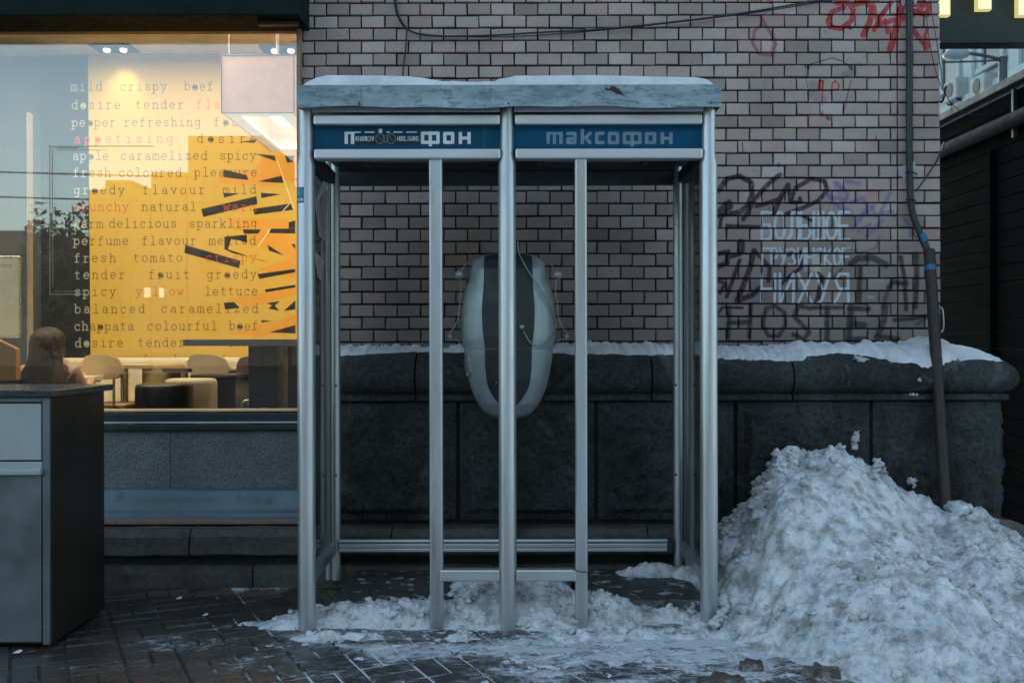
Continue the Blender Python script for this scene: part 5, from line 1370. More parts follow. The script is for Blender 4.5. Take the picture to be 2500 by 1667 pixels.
pipe('thin_wire', [P(2262, 30, 5.38), P(2270, 100, 5.375), P(2283, 165, 5.37), P(2300, 215, 5.365), P(2313, 240, 5.36), P(2325, 270, 5.5)], .0022, black_plastic, 'thin black wire hanging left of the wall corner near the red graffiti', 'wire', sp=6, seg=6)
pipe('wall_hook', [P(2294, 250, 5.43), P(2300, 252, 5.40), P(2306, 240, 5.36), P(2309, 220, 5.355), P(2312, 212, 5.35)], .006, black_plastic, 'black iron hook at the right edge of the brick wall holding the wires', 'hook')
pipe('corner_clamp', [P(2295, 752, 5.42), P(2302, 760, 5.40), P(2304, 800, 5.40), P(2300, 812, 5.42)], .004, alu, 'small bent metal clamp sticking out at the wall corner beside the leaning pipe', 'clamp')

# ------------------------------------------------------------------ right hand side: dark fence, signboard, far buildings, street lamp
fence_m = simple('dark fence siding', (.006, .008, .008), .95, 0, .3, 4, .3, 30, stretch=(1, .3, 3), spec=.05)
Xs = 3.42; Yf0, Yf1 = 4.9, 9.6
fe = empty('plank_fence', (Xs, 7, 0), 'high dark plank fence running back beside the brick wall, sloping away at the right edge', 'fence')
ztf = 3.03; nP = 25
me0 = None
for k in range(nP):
    z0 = .02 + k * (ztf - .1) / nP
    mb = MB(); mb.box(Xs, Xs + .03, Yf0, Yf1, z0, z0 + (ztf - .1) / nP - .005, .002); mb.build('plank', fence_m, fe)
mb = MB(); mb.box(Xs + .031, Xs + .05, Yf0, Yf1, 0, ztf - .08); mb.build('backing', black_plastic, fe)
mb = MB(); mb.box(Xs - .06, Xs + .08, Yf0, Yf1, ztf - .06, ztf, .008); mb.build('coping', simple('fence coping', (.03, .034, .036), .5, .1), fe)
mb = MB(); mb.tube([(Xs - .05, Yf0, PZ(292, F * Xs / 1250)), (Xs - .05, Yf1, PZ(292, F * Xs / 1250))], .05, 12); mb.build('fence_pipe', simple('fence pipe', (.014, .017, .016), .8), fe)
for px, w_ in ((2428, .05), (2486, .03)):
    yy = F * Xs / (px - 1250); mb = MB(); mb.box(Xs - .03, Xs - .002, yy, yy + w_, 0 if px < 2450 else 2.62, 2.60 if px < 2450 else 2.95, .003); mb.build('cover_strip', simple('cover strip', (.07, .085, .09), .4, .3) if px > 2450 else fence_m, fe)
# signboard with glowing letters
sgn = empty('lit_signboard', (PX(2420, 6.2), 6.2, 0), 'dark signboard with glowing cream block letters cut off at the top right corner', 'sign')
YSg = 6.2
mb = MB(); mb.box(PX(2296, YSg), PX(2760, YSg), YSg, YSg + .12, PZ(103, YSg), PZ(103, YSg) + .85, .004); mb.build('board', simple('sign board face', (.018, .030, .026), .5), sgn)
mb = MB(); mb.box(PX(2296, YSg), PX(2760, YSg), YSg - .01, YSg + .13, PZ(103, YSg) - .012, PZ(103, YSg) - .001); mb.build('board_edge', frame_metal, sgn)
let = M('glowing letter face'); e = let.n('ShaderNodeEmission'); e.inputs[0].default_value = (1, .84, .56, 1); e.inputs[1].default_value = .36; letm = let.done(e.outputs[0])
lrim = emis('letter return', (.80, .72, .30), .25)
for a, b, yb in ((2270, 2315, 47), (2379, 2415, 33), (2477, 2522, 48)):
    x0_, x1_ = PX(a, YSg), PX(b, YSg); z0_ = PZ(yb, YSg)
    mb = MB(); mb.box(x0_, x1_, YSg - .045, YSg - .002, z0_, z0_ + .42, .004); o = mb.build('letter', lrim, sgn)
    mb = MB(); mb.box(x0_ + .006, x1_ - .006, YSg - .049, YSg - .046, z0_ + .006, z0_ + .414); mb.build('letter_face', letm, o)
mb = MB(); mb.box(PX(2740, 6.3), PX(2755, 6.3), 6.33, 6.4, 0, 3.8); mb.build('support_post', frame_metal, sgn)
# pale building in the distance
facm = simple('pale facade plaster', (.40, .47, .50), .85, 0, .1, .4, .2, 6, dirt=(.25, .3, .32), dscale=.6)
wing = simple('dark window glass', (.02, .03, .035), .15)
XB = 12.6
fb = empty('pale_building', (XB, 30, 0), 'pale classical building with window surrounds glimpsed above the dark fence', 'building')
mb = MB(); mb.box(XB, XB + 6, 15, 44, 0, 15); mb.build('wall', facm, fb)
for zf in (1.5, 5.0, 8.5, 12):
    mb = MB(); mb.box(XB - .25, XB - .001, 15, 44, zf + 2.75, zf + 2.95, .03); mb.build('cornice', facm, fb)
    for k in range(11):
        y = 16 + k * 2.5
        fr = MB(); fr.box(XB - .09, XB - .001, y - .65, y - .5, zf, zf + 1.9, .01); fr.box(XB - .09, XB - .001, y + .5, y + .65, zf, zf + 1.9, .01); fr.box(XB - .18, XB - .001, y - .8, y + .8, zf + 1.9, zf + 2.08, .02); fr.box(XB - .15, XB - .001, y - .75, y + .75, zf - .14, zf - .001, .02)
        f_ = fr.build('window_surround', facm, fb)
        mb = MB(); mb.box(XB - .02, XB - .0015, y - .5, y + .5, zf, zf + 1.9); mb.build('pane', wing, f_)
for k in range(11):
    y = 17.25 + k * 2.5; mb = MB(); mb.box(XB - .12, XB - .001, y - .25, y + .25, 0, 14, .02); mb.build('pilaster', facm, fb)
for k, (y, z) in enumerate(((25.6, 7.6), (27.2, 7.9), (24.4, 6.2))):
    t = empty('air_conditioner', (XB - .3, y, z), ['boxy air conditioner on the far pale facade below the street lamp head', 'second air conditioner further back on the far pale facade', 'lowest air conditioner on the far pale facade nearest the fence coping'][k], 'air conditioner', 'air conditioners on the far facade')
    mb = MB(); mb.box(XB - .45, XB - .1, y, y + .8, z, z + .55, .03); mb.build('casing', simple('ac casing', (.3, .34, .35), .6), t)
    mb = MB(); mb.lathe((XB - .47, y + .4, z + .28), [(.20, 0), (.19, .015)], 20, 'X'); mb.build('fan_grille', black_plastic, t)
    mb = MB(); mb.box(XB - .4, XB - .001, y + .1, y + .15, z - .08, z - .001); mb.box(XB - .4, XB - .001, y + .65, y + .7, z - .08, z - .001); mb.build('bracket', black_plastic, t)
YL = 17.0
sl_ = empty('street_lamp', P(2450, 300, YL), 'blurred street lamp on a dark post in front of the pale building', 'street lamp')
sl_.location.z = 0; WL[sl_.name] = sl_.location.copy()
mb = MB(); mb.tube([(PX(2450, YL), YL, 0), P(2450, 142, YL)], .07, 10); mb.build('pole', frame_metal, sl_)
mb = MB(); mb.tube([P(2445, 148, YL), P(2400, 138, YL), P(2360, 132, YL)], .03, 8); mb.tube([P(2445, 150, YL), P(2380, 153, YL), P(2300, 155, YL)], .018, 8); mb.build('arm', frame_metal, sl_)
mb = MB(); c = P(2336, 138, YL); mb.lathe((c.x, c.y, c.z - .06), [(.05, 0), (.2, .03), (.22, .08), (.16, .15), (.04, .18)], 20); mb.build('lamp_head', simple('lamp head shell', (.25, .3, .33), .4), sl_)

# ------------------------------------------------------------------ behind the camera (seen in the window glass, outer houses unseen)
def mirror_x(px, d): return (px - 1250) * d / F
ydist = 52.0; YBh = 2 * YG - ydist
bdk = simple('street facade in dusk', (.10, .10, .095), .9, 0, .3, .3, .2, 5)
prof_ = [(-1600, -600, 60), (-600, -160, 600), (-160, 60, 560), (60, 215, 575), (215, 262, 460), (262, 325, 440), (325, 372, 462), (372, 458, 420), (458, 640, 330), (640, 730, 455), (730, 1300, -150), (1300, 2100, -350), (2100, 3200, -300)]  # houses outside the reflection are raised to shut out low sky light
labs = ['street house behind the viewer, far left', 'low street house behind the viewer', 'low dark house mirrored at the left of the cafe window', 'low dark house mirrored beside the mural edge', 'narrow dark house mirrored in the mural', 'house with chimney mirrored in the mural',
 'lower house mirrored in the middle of the mural', 'tall house mirrored in the mural centre', 'tallest house mirrored under the pendant lamp', 'narrow house mirrored at the right end of the window', 'street house behind the viewer, opposite the booth', 'tall street house behind the viewer, opposite the brick wall', 'tall street house behind the viewer, far right']
for (a, b, yt), lb in zip(prof_, labs):
    zt2 = EYE + (833.5 - yt) * ydist / F
    t = empty('street_house', (mirror_x((a + b) / 2, ydist), YBh - 4, 0), lb, 'house', 'houses across the street')
    mb = MB(); mb.box(mirror_x(a, ydist) + .02, mirror_x(b, ydist) - .02, YBh - 8, YBh + random.uniform(-.3, .3), 0, zt2); mb.build('wall', bdk, t)
    if b - a > 100:
        wd_ = MB(); nx = int((mirror_x(b, ydist) - mirror_x(a, ydist)) / 2.6)
        for i in range(nx):
            for z in np.arange(1.6, zt2 - 2, 3.2):
                x = mirror_x(a, ydist) + 1.3 + i * 2.6; wd_.box(x - .5, x + .5, YBh + .32, YBh + .36, z, z + 1.7)
        if wd_.v: o = wd_.build('window_rows', wing, t); tag(o, kind='stuff')
lit = emis('lit window', (1, .85, .62), 1.2)
for a, b, wd_, h_ in ((357, 712, 16, 24), (392, 712, 12, 24)):
    mb = MB(); x = mirror_x(a, ydist - 1); z = EYE + (833.5 - b) * (ydist - 1) / F
    mb.box(x - wd_ * .01, x + wd_ * .01, YBh + .8, YBh + .85, z - h_ * .01, z + h_ * .01); tag(mb.build('lit_window', lit), 'lit window across the street mirrored in the word yellow' if a < 370 else 'second lit window across the street mirrored right of the word yellow', 'window')
# trees behind the camera
leafm = simple('dark winter foliage', (.03, .04, .03), .9); barkm = simple('bark', (.05, .04, .03), .9)
def tree(px, d, h, rad, label):
    x = mirror_x(px, d); y = 2 * YG - d
    t = empty('tree', (x, y, 0), label, 'tree', 'trees across the street')
    mb = MB(); mb.tube([(x, y, 0), (x + .1, y, h * .5), (x, y, h * .85)], [.2, .13, .04], 8)
    for k in range(9):
        a = random.uniform(0, 6.28); z = h * random.uniform(.35, .8); mb.tube([(x, y, z), (x + rad * .7 * math.cos(a), y + rad * .7 * math.sin(a), z + rad * .5)], [.05, .015], 5)
    mb.build('trunk', barkm, t)
    n = 2600; v = []; f = []
    for i in range(n):
        th, ph_ = rng.uniform(0, 6.28), math.acos(rng.uniform(-1, 1)); rr_ = rad * rng.uniform(.3, 1) ** .5 * (1 + .25 * math.sin(th * 3 + h) * math.sin(ph_ * 4))
        c = np.array([x + rr_ * math.sin(ph_) * math.cos(th), y + rr_ * math.sin(ph_) * math.sin(th), h * .66 + rr_ * math.cos(ph_) * 1.15])
        q_ = rng.normal(0, .11, (3, 3)) + c; b = len(v); v += q_.tolist(); f.append((b, b + 1, b + 2))
    mb = MB(); mb.add(v, f); mb.build('crown', leafm, t, fixn=False)
tree(170, 42, 6.2, 2.4, 'round dark tree mirrored left of the mural'); tree(185, 34, 3.6, 1.5, 'small conifer like tree mirrored above the seated woman')
tree(700, 45, 8.5, 2.5, 'tree across the street opposite the booth')
for h_, yy in ((415, 30), (477, 31)):
    z = EYE + (833.5 - h_) * yy / F; mb = MB(); mb.tube([(-20, 2 * YG - yy, z + .1), (0, 2 * YG - yy, z - .35), (20, 2 * YG - yy, z + .2)], .025, 6, smooth_pts=6); tag(mb.build('overhead_wire', black_plastic), 'upper tram wire above the street mirrored in the window' if h_ < 450 else 'lower tram wire above the street mirrored in the window', 'wire')

# ------------------------------------------------------------------ snow
def bumps(H, X0, Y0, step, n, rmin, rmax, mask, k=.8, seed=1):
    r_ = np.random.RandomState(seed); ny, nx = H.shape
    add = np.zeros_like(H)
    for i in range(n):
        cx_, cy_ = r_.randint(0, nx), r_.randint(0, ny)
        if not mask[cy_, cx_]: continue
        rad = rmin + (rmax - rmin) * r_.rand() ** 3
        w_ = int(rad / step) + 1
        a0, a1, b0, b1 = max(0, cy_ - w_), min(ny, cy_ + w_ + 1), max(0, cx_ - w_), min(nx, cx_ + w_ + 1)
        yy, xx = np.mgrid[a0:a1, b0:b1]
        d = np.hypot((xx - cx_) * step * (1 + .4 * r_.rand()), (yy - cy_) * step)
        bmp = np.sqrt(np.clip(rad * rad - d * d, 0, None)) * k
        add[a0:a1, b0:b1] = np.maximum(add[a0:a1, b0:b1], bmp)
    return H + add
def hf(name, X, Y, H, mt, cut=-.004):
    ny, nx = X.shape; keep = H > cut
    idx = -np.ones(X.shape, int); 
    fs = []
    kq = keep[:-1, :-1] | keep[1:, :-1] | keep[:-1, 1:] | keep[1:, 1:]
    used = np.zeros(X.shape, bool)
    used[:-1, :-1] |= kq; used[1:, :-1] |= kq; used[:-1, 1:] |= kq; used[1:, 1:] |= kq
    idx[used] = np.arange(used.sum())
    j, i = np.nonzero(kq)
    F_ = np.stack([idx[j, i], idx[j, i + 1], idx[j + 1, i + 1], idx[j + 1, i]], 1)
    V_ = np.stack([X[used], Y[used], H[used]], 1)
    og = np.array([V_[:, 0].mean(), V_[:, 1].mean(), 0])
    me = bpy.data.meshes.new(name); me.from_pydata((V_ - og).tolist(), [], F_.tolist()); me.polygons.foreach_set('use_smooth', [True] * len(F_)); me.update()
    return link_mesh(name, me, mt, None, world=Vector(og))
# the heap
st_ = .0068
xs = np.arange(.84, 3.1, st_); ys = np.arange(3.3, 5.2, st_)
X, Y = np.meshgrid(xs, ys)
sil = [(1600, 1545), (1690, 1420), (1718, 1380), (1745, 1345), (1765, 1290), (1800, 1252), (1830, 1228), (1850, 1180), (1872, 1150), (1885, 1120), (1900, 1108), (1960, 1116), (1985, 1110), (2030, 1109), (2080, 1112), (2110, 1138), (2150, 1158), (2180, 1170), (2220, 1212), (2260, 1235), (2300, 1260), (2350, 1258), (2390, 1268), (2430, 1292), (2500, 1332), (2700, 1400), (3000, 1480)]
Yrg = 4.78
sx_ = np.array([PX(a, Yrg) for a, b in sil]); sz_ = np.array([PZ(b, Yrg) for a, b in sil])
# follow the line of sight so that the outline keeps its shape along the ridge
Sx = np.interp(X * Yrg / np.maximum(Y, Yrg - .25), sx_, sz_)
yf_ = np.interp(X, [.84, .95, 1.1, 1.2, 1.5, 2.0, 3.0], [4.20, 4.02, 3.84, 3.66, 3.46, 3.38, 3.3])
t_ = np.clip((Y - yf_) / (Yrg - yf_), 0, 1)
prof_t = t_ ** .85 * .80 + .20 * np.clip(t_ * 1.6 - .6, 0, 1) ** 2
# broad shoulders and hollows of the shovelled heap
H = Sx * prof_t - .018
H = H * np.where(Y > Yrg + .12, 1 - (Y - Yrg - .12) * .5, 1)
H += (fbm(X * 3.2, Y * 3.2, 3, 4) * .07 + fbm(X * 8, Y * 8, 4, 6, .55) * .050) * np.clip(H * 6, .15, 1)
tong = np.exp(-(((X - 1.29 + (4.6 - Y) * .05) / .13) ** 2)) * np.clip((Y - 4.28) / .12, 0, 1) * np.clip((4.75 - Y) / .2, 0, 1)
H += tong * .055
rid = 1 - np.abs(fbm(X * 14, Y * 14, 4, 12, .6)) * 2
H += (rid - .6) * .010
H += np.where(fbm(X * 5, Y * 5, 3, 77) > .12, fbm(X * 40, Y * 40, 3, 78, .7) * .012, 0)
mask = H > .012
H = bumps(H, 0, 0, st_, 1700, .006, .05, mask & ((X < 1.2) | (Y < 4.15) | (fbm(X * 3, Y * 3, 2, 55) > .05)), .46, 3)
H = bumps(H, 0, 0, st_, 2600, .004, .016, mask & (fbm(X * 4, Y * 4, 3, 79) > -.1), .8, 8)
H -= .010 + .012 * (fbm(X * 6, Y * 6, 4, 15) > .1) * (Y < 3.95)
H = np.where(X > sx_[-1], 0, H)
o = hf('snow_heap', X, Y, H, snow_dirty); tag(o, 'large dirty heap of shovelled snow against the granite plinth right of the booth', 'snow heap')
def scatter(name, X_, Y_, H_, n, rmin, rmax, test, mt, parent, seed):
    r_ = np.random.RandomState(seed)
    base = []
    for q_ in range(6):
        bm = bmesh.new(); bmesh.ops.create_icosphere(bm, subdivisions=2, radius=1)
        vv = np.array([v.co[:] for v in bm.verts]); ff = [[v.index for v in f.verts] for f in bm.faces]; bm.free()
        k_ = 1 + .9 * fbm(vv[:, 0] * 1.6 + q_ * 9, vv[:, 1] * 1.6 + vv[:, 2] * 2.1, 3, seed + q_)
        base.append((vv * k_[:, None], ff))
    mb = MB(); ny, nx = H_.shape; c_ = 0; tries = 0
    while c_ < n and tries < n * 30:
        tries += 1
        j, i = r_.randint(1, ny - 1), r_.randint(1, nx - 1)
        if H_[j, i] < .004 or not test(X_[j, i], Y_[j, i], H_[j, i]): continue
        rad = rmin + (rmax - rmin) * r_.rand() ** 3.5
        vv, ff = base[r_.randint(6)]
        a_ = r_.rand() * 6.28; R2 = np.array([[math.cos(a_), -math.sin(a_), 0], [math.sin(a_), math.cos(a_), 0], [0, 0, 1]])
        v = vv @ R2.T * rad * np.array([1, 1, .75]) + np.array([X_[j, i], Y_[j, i], H_[j, i] + rad * .25])
        mb.add(v.tolist(), ff, True); c_ += 1
    o = mb.build(name, mt, parent, fixn=False); tag(o, kind='stuff'); return o
heap = o
scatter('loose_clods', X, Y, H, 800, .003, .024, lambda x, y, h: fbm(np.array([x * 3.0]), np.array([y * 3.0]), 3, 101)[0] > (-.2 if x < 1.18 or y < 4.1 else .16), snow_dirty, heap, 5)
scatter('loose_clods', X, Y, H, 150, .016, .042, lambda x, y, h: (x < 1.22 and y > 4.3) or fbm(np.array([x * 2.2]), np.array([y * 2.2]), 2, 105)[0] > .3, snow_dirty, heap, 6)
# loose clods on the heap outline and against the wall
def clod(px, py, Y0, r_, label=None, squash=1.0, name='snow_clod'):
    c = P(px, py, Y0); bm = bmesh.new(); bmesh.ops.create_icosphere(bm, subdivisions=3, radius=r_)
    s_ = random.random() * 50
    for v in bm.verts:
        q_ = v.co / r_; n_ = fbm(np.array([q_.x * 2 + s_]), np.array([q_.y * 2 + q_.z * 3]), 3, 5)[0]
        v.co = v.co * (1 + 1.3 * n_); v.co.z *= squash; v.co += c
    mb = MB(); bm.verts.index_update(); mb.add([v.co for v in bm.verts], [[v.index for v in f.verts] for f in bm.faces], True); bm.free()
    return mb
def clods(lst, name, label, cat, grp=None):
    mb = MB()
    for a in lst:
        k = clod(*a); mb.add(k.v, k.f, True)
    o = mb.build(name, snow_clean if 'heap' not in label else snow_dirty); tag(o, label, cat, grp); return o
clods([(2090, 1060, 5.165, .014), (2087, 1075, 5.16, .016), (2086, 1090, 5.16, .017)], 'snow_clod', 'upright scrap of snow stuck on the granite above the heap', 'snow clod')
clods([(2226, 1176, 5.13, .018), (2232, 1188, 5.13, .010), (2218, 1180, 5.13, .009)], 'snow_clod', 'small scrap of snow stuck on the granite right of the heap top', 'snow clod')
clods([(1898, 1112, 4.80, .022), (1912, 1120, 4.80, .024), (1920, 1108, 4.82, .016), (1905, 1140, 4.78, .035), (1930, 1128, 4.8, .03), (1925, 1098, 4.83, .010)], 'snow_clod', 'ragged lump of snow at the upper left corner of the heap', 'snow clod')
clods([(1868, 1195, 4.74, .045), (1890, 1185, 4.74, .04), (1850, 1210, 4.74, .035), (1880, 1215, 4.72, .05)], 'snow_clod', 'larger clod jutting from the upper left side of the heap', 'snow clod')
clods([(1845, 1242, 4.70, .045), (1870, 1240, 4.70, .05), (1900, 1240, 4.70, .04), (1858, 1255, 4.69, .05)], 'snow_clod', 'clod jutting from the middle left side of the heap', 'snow clod')
clods([(1900, 1268, 4.66, .042)], 'snow_clod', 'grey icy ball in the left side of the heap', 'snow clod')
clods([(2143, 1132, 4.86, .022), (2135, 1148, 4.86, .024), (2155, 1150, 4.86, .018)], 'snow_clod', 'small clod on the right shoulder of the heap below the pale joint', 'snow clod')
clods([(1759, 1505, 4.26, .030), (1745, 1520, 4.25, .024), (1763, 1470, 4.36, .028), (1770, 1488, 4.34, .018)], 'snow_clod', 'round clods of snow against the foot of the right booth post', 'snow clod')
clods([(1412, 885, 5.145, .009), (1420, 886, 5.145, .008)], 'snow_clod', 'tiny scrap of snow on the rounded moulding behind the booth', 'snow clod')
clods([(2244, 929, 5.125, .008)], 'snow_clod', 'tiny scrap of snow on the moulding left of the leaning pipe', 'snow clod')
clods([(2095, 877, 5.19, .022, None, .6), (2110, 880, 5.19, .020, None, .6)], 'snow_clod', 'flat lump of snow slipping off the rounded moulding right of the booth', 'snow clod')
clods([(2222, 965, 5.168, .006), (2230, 965, 5.168, .006), (2238, 965, 5.168, .006)], 'snow_clod', 'thin bar of snow on the fillet under the moulding', 'snow clod')
clods([(2350, 1262, 4.8, .05), (2330, 1275, 4.79, .05), (2385, 1275, 4.79, .045)], 'snow_clod', 'broad clod low on the right slope of the heap', 'snow clod')
# snow along the front of the booth and on its floor
st2 = .0075
xs = np.arange(-1.25, 1.35, st2); ys = np.arange(3.62, 5.02, st2)
X, Y = np.meshgrid(xs, ys)
n1 = fbm(X * 4.5, Y * 6.5, 5, 31, .6); n2 = fbm(X * 13, Y * 15, 4, 33, .6)
yc = np.interp(X, [-1.25, -.95, -.6, -.2, .2, .6, .9, 1.3], [4.40, 4.40, 4.43, 4.44, 4.43, 4.45, 4.42, 4.3])
wd_ = np.interp(X, [-1.25, -1.0, -.7, 0, .5, .9, 1.3], [.08, .10, .10, .13, .12, .13, .18])
am = np.interp(X, [-1.25, -1.05, -.9, -.5, 0, .25, .45, .6, .9, 1.3], [.0, .05, .08, .115, .13, .14, .135, .08, .08, .07])
H = am * np.exp(-((Y - yc) / wd_) ** 2 * np.where(Y < yc, 1.5, .8))
mid = np.exp(-((X + .02) / .31) ** 6) * np.clip((Y - 4.3) / .2, 0, 1) * np.clip((4.98 - Y) / .15, 0, 1)   # drift on the middle slab
H = np.maximum(H, mid * .150)
rt = np.clip((X - .70 - .5 * np.abs(Y - 4.95)) / .1, 0, 1) * np.clip((Y - 4.4) / .2, 0, 1) * np.clip((5.03 - Y) / .04, 0, 1)
rt2 = np.clip(1 - ((X - .72) / .36) ** 2, 0, 1) * np.clip((Y - 4.84) / .08, 0, 1) * np.clip((5.03 - Y) / .04, 0, 1)
H = np.maximum(H, np.maximum(rt * .15, rt2 * .155))
hole = np.exp(-((X - .64) / .15) ** 2 - ((Y - 4.40) / .05) ** 2)
H -= hole * .07
rg2 = .040 * np.exp(-((Y - 4.23 - .03 * fbm(X * 3, X * 0, 2, 99)) / .075) ** 2) * np.clip((X + 1.0) * 5, 0, 1) * np.clip(fbm(X * 3.5 + 3, Y * 2, 3, 97) * 3 + .75, 0, 1)
H = np.maximum(H, rg2)
H += n1 * .036 + n2 * .020 - .022
thin = (fbm(X * 6 + 2, Y * 11, 6, 41, .68) + np.interp(Y, [3.62, 3.9, 4.1, 4.3, 4.5], [-.35, -.12, .05, .1, -.3]) + np.interp(X, [-1.25, -.7, -.2, .3, .9, 1.3], [-.35, -.28, .08, .1, .05, .12])) * .03
thin = np.minimum(thin, .006) - .004 + fbm(X * 45, Y * 45, 3, 91, .7) * .005
H = np.maximum(H, np.where(Y < 4.42, thin - .001, -1))
mask = H > .004
H = bumps(H, 0, 0, st2, 2600, .005, .028, mask & (H > .015), .75, 13)
H += fbm(X * 30, Y * 30, 3, 51) * .004
H = np.where((X > PX(1600, 4.4)) & (Y < 4.2) & False, -1, H)
o = hf('snow_cover', X, Y, H, snow_mat('snow underfoot', .8), cut=.0015); tag(o, kind='stuff')
scatter('snow_crumbs', X, Y, H, 900, .003, .020, lambda x, y, h: h > .012 and y < 4.62, snow_dirty, o, 9)
scatter('snow_crumbs', X, Y, H, 500, .0015, .006, lambda x, y, h: y < 4.3, snow_dirty, o, 10)
# snow on the booth roof
X, Y = np.meshgrid(np.linspace(PX(738, 4.3), PX(1742, 4.3), 260), np.linspace(4.272, 5.10, 90))
top = np.interp(X * F / 4.3 + 1250, [738, 750, 775, 800, 930, 1000, 1040, 1080, 1150, 1210, 1235, 1270, 1450, 1600, 1700, 1725, 1738, 1742], [207, 195, 183, 177.5, 178.5, 181, 185, 192, 194.5, 192, 185, 180, 178.5, 182.5, 184, 189, 198, 207])
Zt = (207.5 - top) * 4.32 / F
ed = np.clip((Y - 4.272) / .03, 0, 1) ** .5 * np.clip((5.10 - Y) / .05, 0, 1) ** .5
rough_ = fbm(X * 22, Y * 22, 4, 61, .6) * .007 * np.interp(X, [-.5, -.35, .0, .15], [.15, 1, 1, .15])
H = zt_ + .001 + Zt * ed + rough_ * ed
mb = MB(); mb.grid(np.stack([X, Y, H], -1))
mb.build('snow_layer', snow_clean, None)
sl2 = bpy.data.objects['snow_layer']; tag(sl2, 'smooth layer of snow lying along the booth roof', 'snow layer')
# snow on the plinth moulding
def ledge(xa, xb, label, seed):
    nx = int((xb - xa) / .008); u = np.linspace(xa, xb, nx); k = np.linspace(0, 1, 16)
    U, K = np.meshgrid(u, k)
    lowp = np.interp(u, [PX(a, 5.2) for a in (732, 850, 1000, 1330, 1400, 1560, 1600, 1700, 1800, 1900, 1960, 2010, 2060, 2120, 2200, 2260, 2350, 2440, 2458)],
                     [.19, .17, .10, .12, .15, .17, .16, .19, .215, .24, .22, .17, .15, .19, .25, .26, .24, .20, .17])
    lowp = lowp + fbm(u * 14, u * 0, 5, seed, .65) * .03
    hi = np.interp(u, [PX(a, 5.35) for a in (732, 900, 1300, 1420, 1600, 1720, 1900, 1960, 2030, 2080, 2120, 2200, 2240, 2262, 2300, 2400, 2450)], [.028, .020, .018, .040, .030, .008, .018, .038, .032, .022, .036, .022, .060, .060, .045, .030, .005])
    hi = np.maximum(.004, hi + fbm(u * 26, u * 0 + 4, 5, seed + 2, .7) * .022)
    pp = K * lowp[None, :]
    pp = np.minimum(pp, .272)
    base = np.interp(pp, [p for p, z in TP[:9]], [z for p, z in TP[:9]])
    th = hi[None, :] * np.sqrt(np.clip(1 - K ** 2.2, 0, 1)) * (1 + .25 * fbm(U * 20, K * 4, 3, seed + 5)) + .004
    th = th + fbm(U * 32, K * 7, 4, seed + 9, .65) * .008 * (K < .95)
    th = np.where(K > .97, -.006, th)
    mb = MB(); mb.grid(np.stack([U, YW - .002 - pp, base + th], -1))
    if xb > XR:   # the far end rounds off
        pass
    o = mb.build('snow_ledge', snow_clean); tag(o, label, 'snow ledge')
ledge(XP + .01, PX(1600, 5.3), 'narrow strip of snow on the plinth ledge behind the booth', 71)
ledge(PX(1600, 5.3) + .002, XR - .003, 'thick ragged strip of snow on the plinth ledge right of the booth', 75)
nx = 60; u = np.linspace(0, 1, nx); k = np.linspace(0, 1, 14); U, K = np.meshgrid(u, k)
# wedge of snow on the corner of the moulding
Xc_ = XR - .002 + U * .235
wz = np.interp(Xc_ - XR, [p for p, z in TP[:9]], [z for p, z in TP[:9]])
yy_ = YW - .002 - K * .235 + (1 - K) * .12
pz_ = np.interp(np.clip(YW - yy_, 0, .3), [p for p, z in TP[:9]], [z for p, z in TP[:9]])
Hc = np.minimum(wz, pz_) + np.interp(U, [0, .2, .7, .95, 1], [.045, .036, .024, .012, -.01]) * np.sqrt(np.clip(1 - K ** 3, 0, 1)) - .003
Hc += fbm(Xc_ * 16, yy_ * 16, 3, 91) * .008
mb = MB(); mb.grid(np.stack([Xc_, yy_, Hc], -1)); o = mb.build('snow_ledge', snow_clean); tag(o, 'smooth wedge of snow on the corner of the moulding right of the leaning pipe', 'snow ledge')
# dirty ice at the foot of the heap
icem = simple('brown slush ice', (.075, .058, .048), .4, 0, .4, 18, .6, 60, .004, dirt=(.3, .31, .32), dscale=14, dth=(.56, .7))
for (a, b, yb, w_, lb) in ((1958, 2052, 1634, .05, 'brown slab of slush ice at the lower edge of the snow heap'), (1700, 1822, 1660, .06, 'flat grey brown ice slab on the pavers near the bottom right'), (1800, 1862, 1621, .035, 'small brown slush lump left of the brown slab')):
    Yt = F * (EYE - .02) / (yb - 833.5); xa, xb = PX(a, Yt), PX(b, Yt); n_ = 14; vs = []
    for k in range(n_):
        t = 2 * math.pi * k / n_; rr_ = 1 + .18 * math.sin(3 * t + a) + .1 * math.sin(5 * t); vs.append(((xa + xb) / 2 + (xb - xa) / 2 * rr_ * math.cos(t), Yt + w_ * rr_ * math.sin(t)))
    mb = MB(); lo_ = [(x, y, -.002) for x, y in vs]; hi_ = [((x - (xa + xb) / 2) * .86 + (xa + xb) / 2, (y - Yt) * .8 + Yt, .030 + .006 * math.sin(k * 2.1)) for k, (x, y) in enumerate(vs)]
    mb.add(lo_ + hi_, [tuple(range(n_, 2 * n_))] + [(k, (k + 1) % n_, (k + 1) % n_ + n_, k + n_) for k in range(n_)]); tag(mb.build('ice_slab', icem), lb, 'ice', 'slabs of dirty ice')
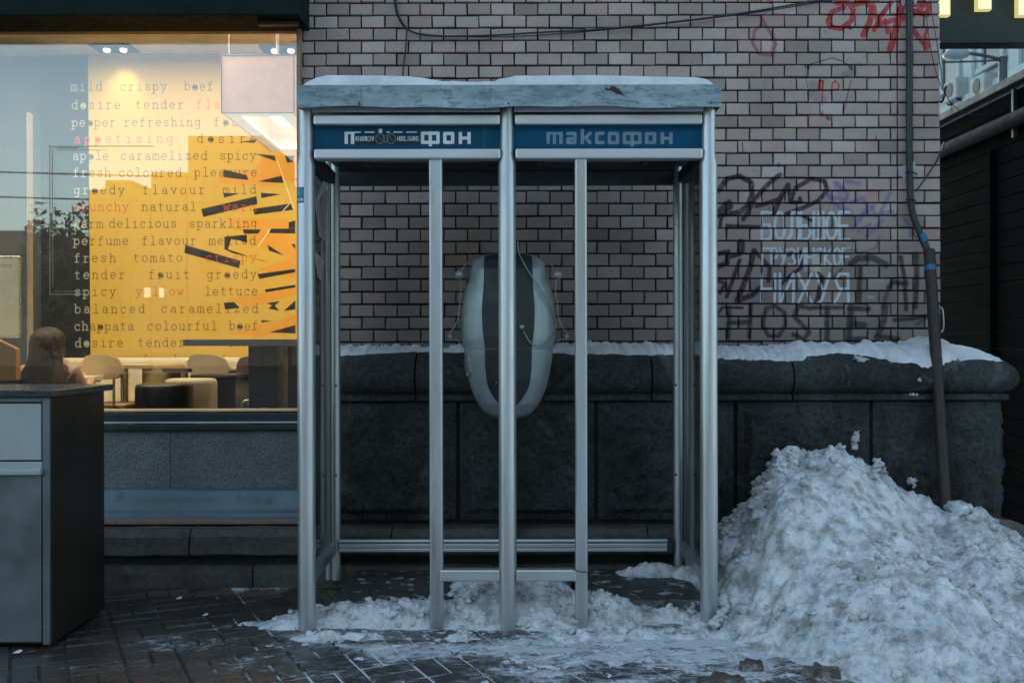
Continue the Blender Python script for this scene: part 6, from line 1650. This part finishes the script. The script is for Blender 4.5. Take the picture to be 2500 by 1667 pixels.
# litter
papm = simple('white litter paper', (.70, .72, .74), .8)
mb = MB(); pts = [(832, 1550), (850, 1546), (895, 1543), (890, 1556), (872, 1562), (850, 1565), (838, 1556)]
vv = []
for i, (a, b) in enumerate(pts):
    yy = F * (EYE - .025) / (b - 833.5); q_ = P(a, b, yy); vv.append((q_.x, q_.y, .022 + .012 * (i % 2)))
mb.add(vv + [((sum(v[0] for v in vv)) / 7, (sum(v[1] for v in vv)) / 7, .042)], [(i, (i + 1) % 7, 7) for i in range(7)]); tag(mb.build('crumpled_paper', papm), 'crumpled white paper lying in the snow in front of the left post', 'litter')
for k, (a, b, s_, lb) in enumerate(((436, 1461, .014, 'small white scrap on the pavers in front of the step'), (500, 1502, .012, 'tiny white strip on the pavers near the left post'), (42, 1592, .016, 'white scrap on the ground at the corner of the waste cabinet'))):
    yy = F * EYE / (b - 833.5); q_ = P(a, b, yy); mb = MB(); mb.add([(q_.x - s_, q_.y - s_ * .6, .004), (q_.x + s_ * .8, q_.y - s_ * .8, .006), (q_.x + s_, q_.y + s_ * .7, .010), (q_.x, q_.y + s_, .012), (q_.x - s_ * 1.1, q_.y + s_ * .4, .005)], [(0, 1, 2, 3, 4)]); tag(mb.build('paper_scrap', papm), lb, 'litter')
twm = simple('twig', (.08, .03, .025), .8)
for (a, b, c_, d_, lb) in ((2181, 1441, 2204, 1424, 'short red brown twig in the middle of the snow heap'), (2192, 1489, 2223, 1496, 'thin twig low in the snow heap'), (2317, 1378, 2335, 1377, 'upper right twig in the snow heap')):
    def onheap(px, py):
        Yt = 4.75
        while Yt > 3.5:
            q_ = P(px, py, Yt); 
            if q_.z <= np.interp(q_.x * Yrg / max(Yt, Yrg - .25), sx_, sz_) * max(0, (Yt - np.interp(q_.x, [.84, .95, 1.1, 1.2, 1.5, 2.0, 3.0], [4.20, 4.02, 3.84, 3.66, 3.46, 3.38, 3.3])) / 1.1) ** .85 : break
            Yt -= .02
        return P(px, py, Yt - .05)
    mb = MB(); mb.tube([onheap(a, b), onheap(c_, d_)], .0022, 5); tag(mb.build('twig', twm), lb, 'twig')
print('objects', len(bpy.data.objects), 'tris', sum(len(m_.polygons) for m_ in bpy.data.meshes))
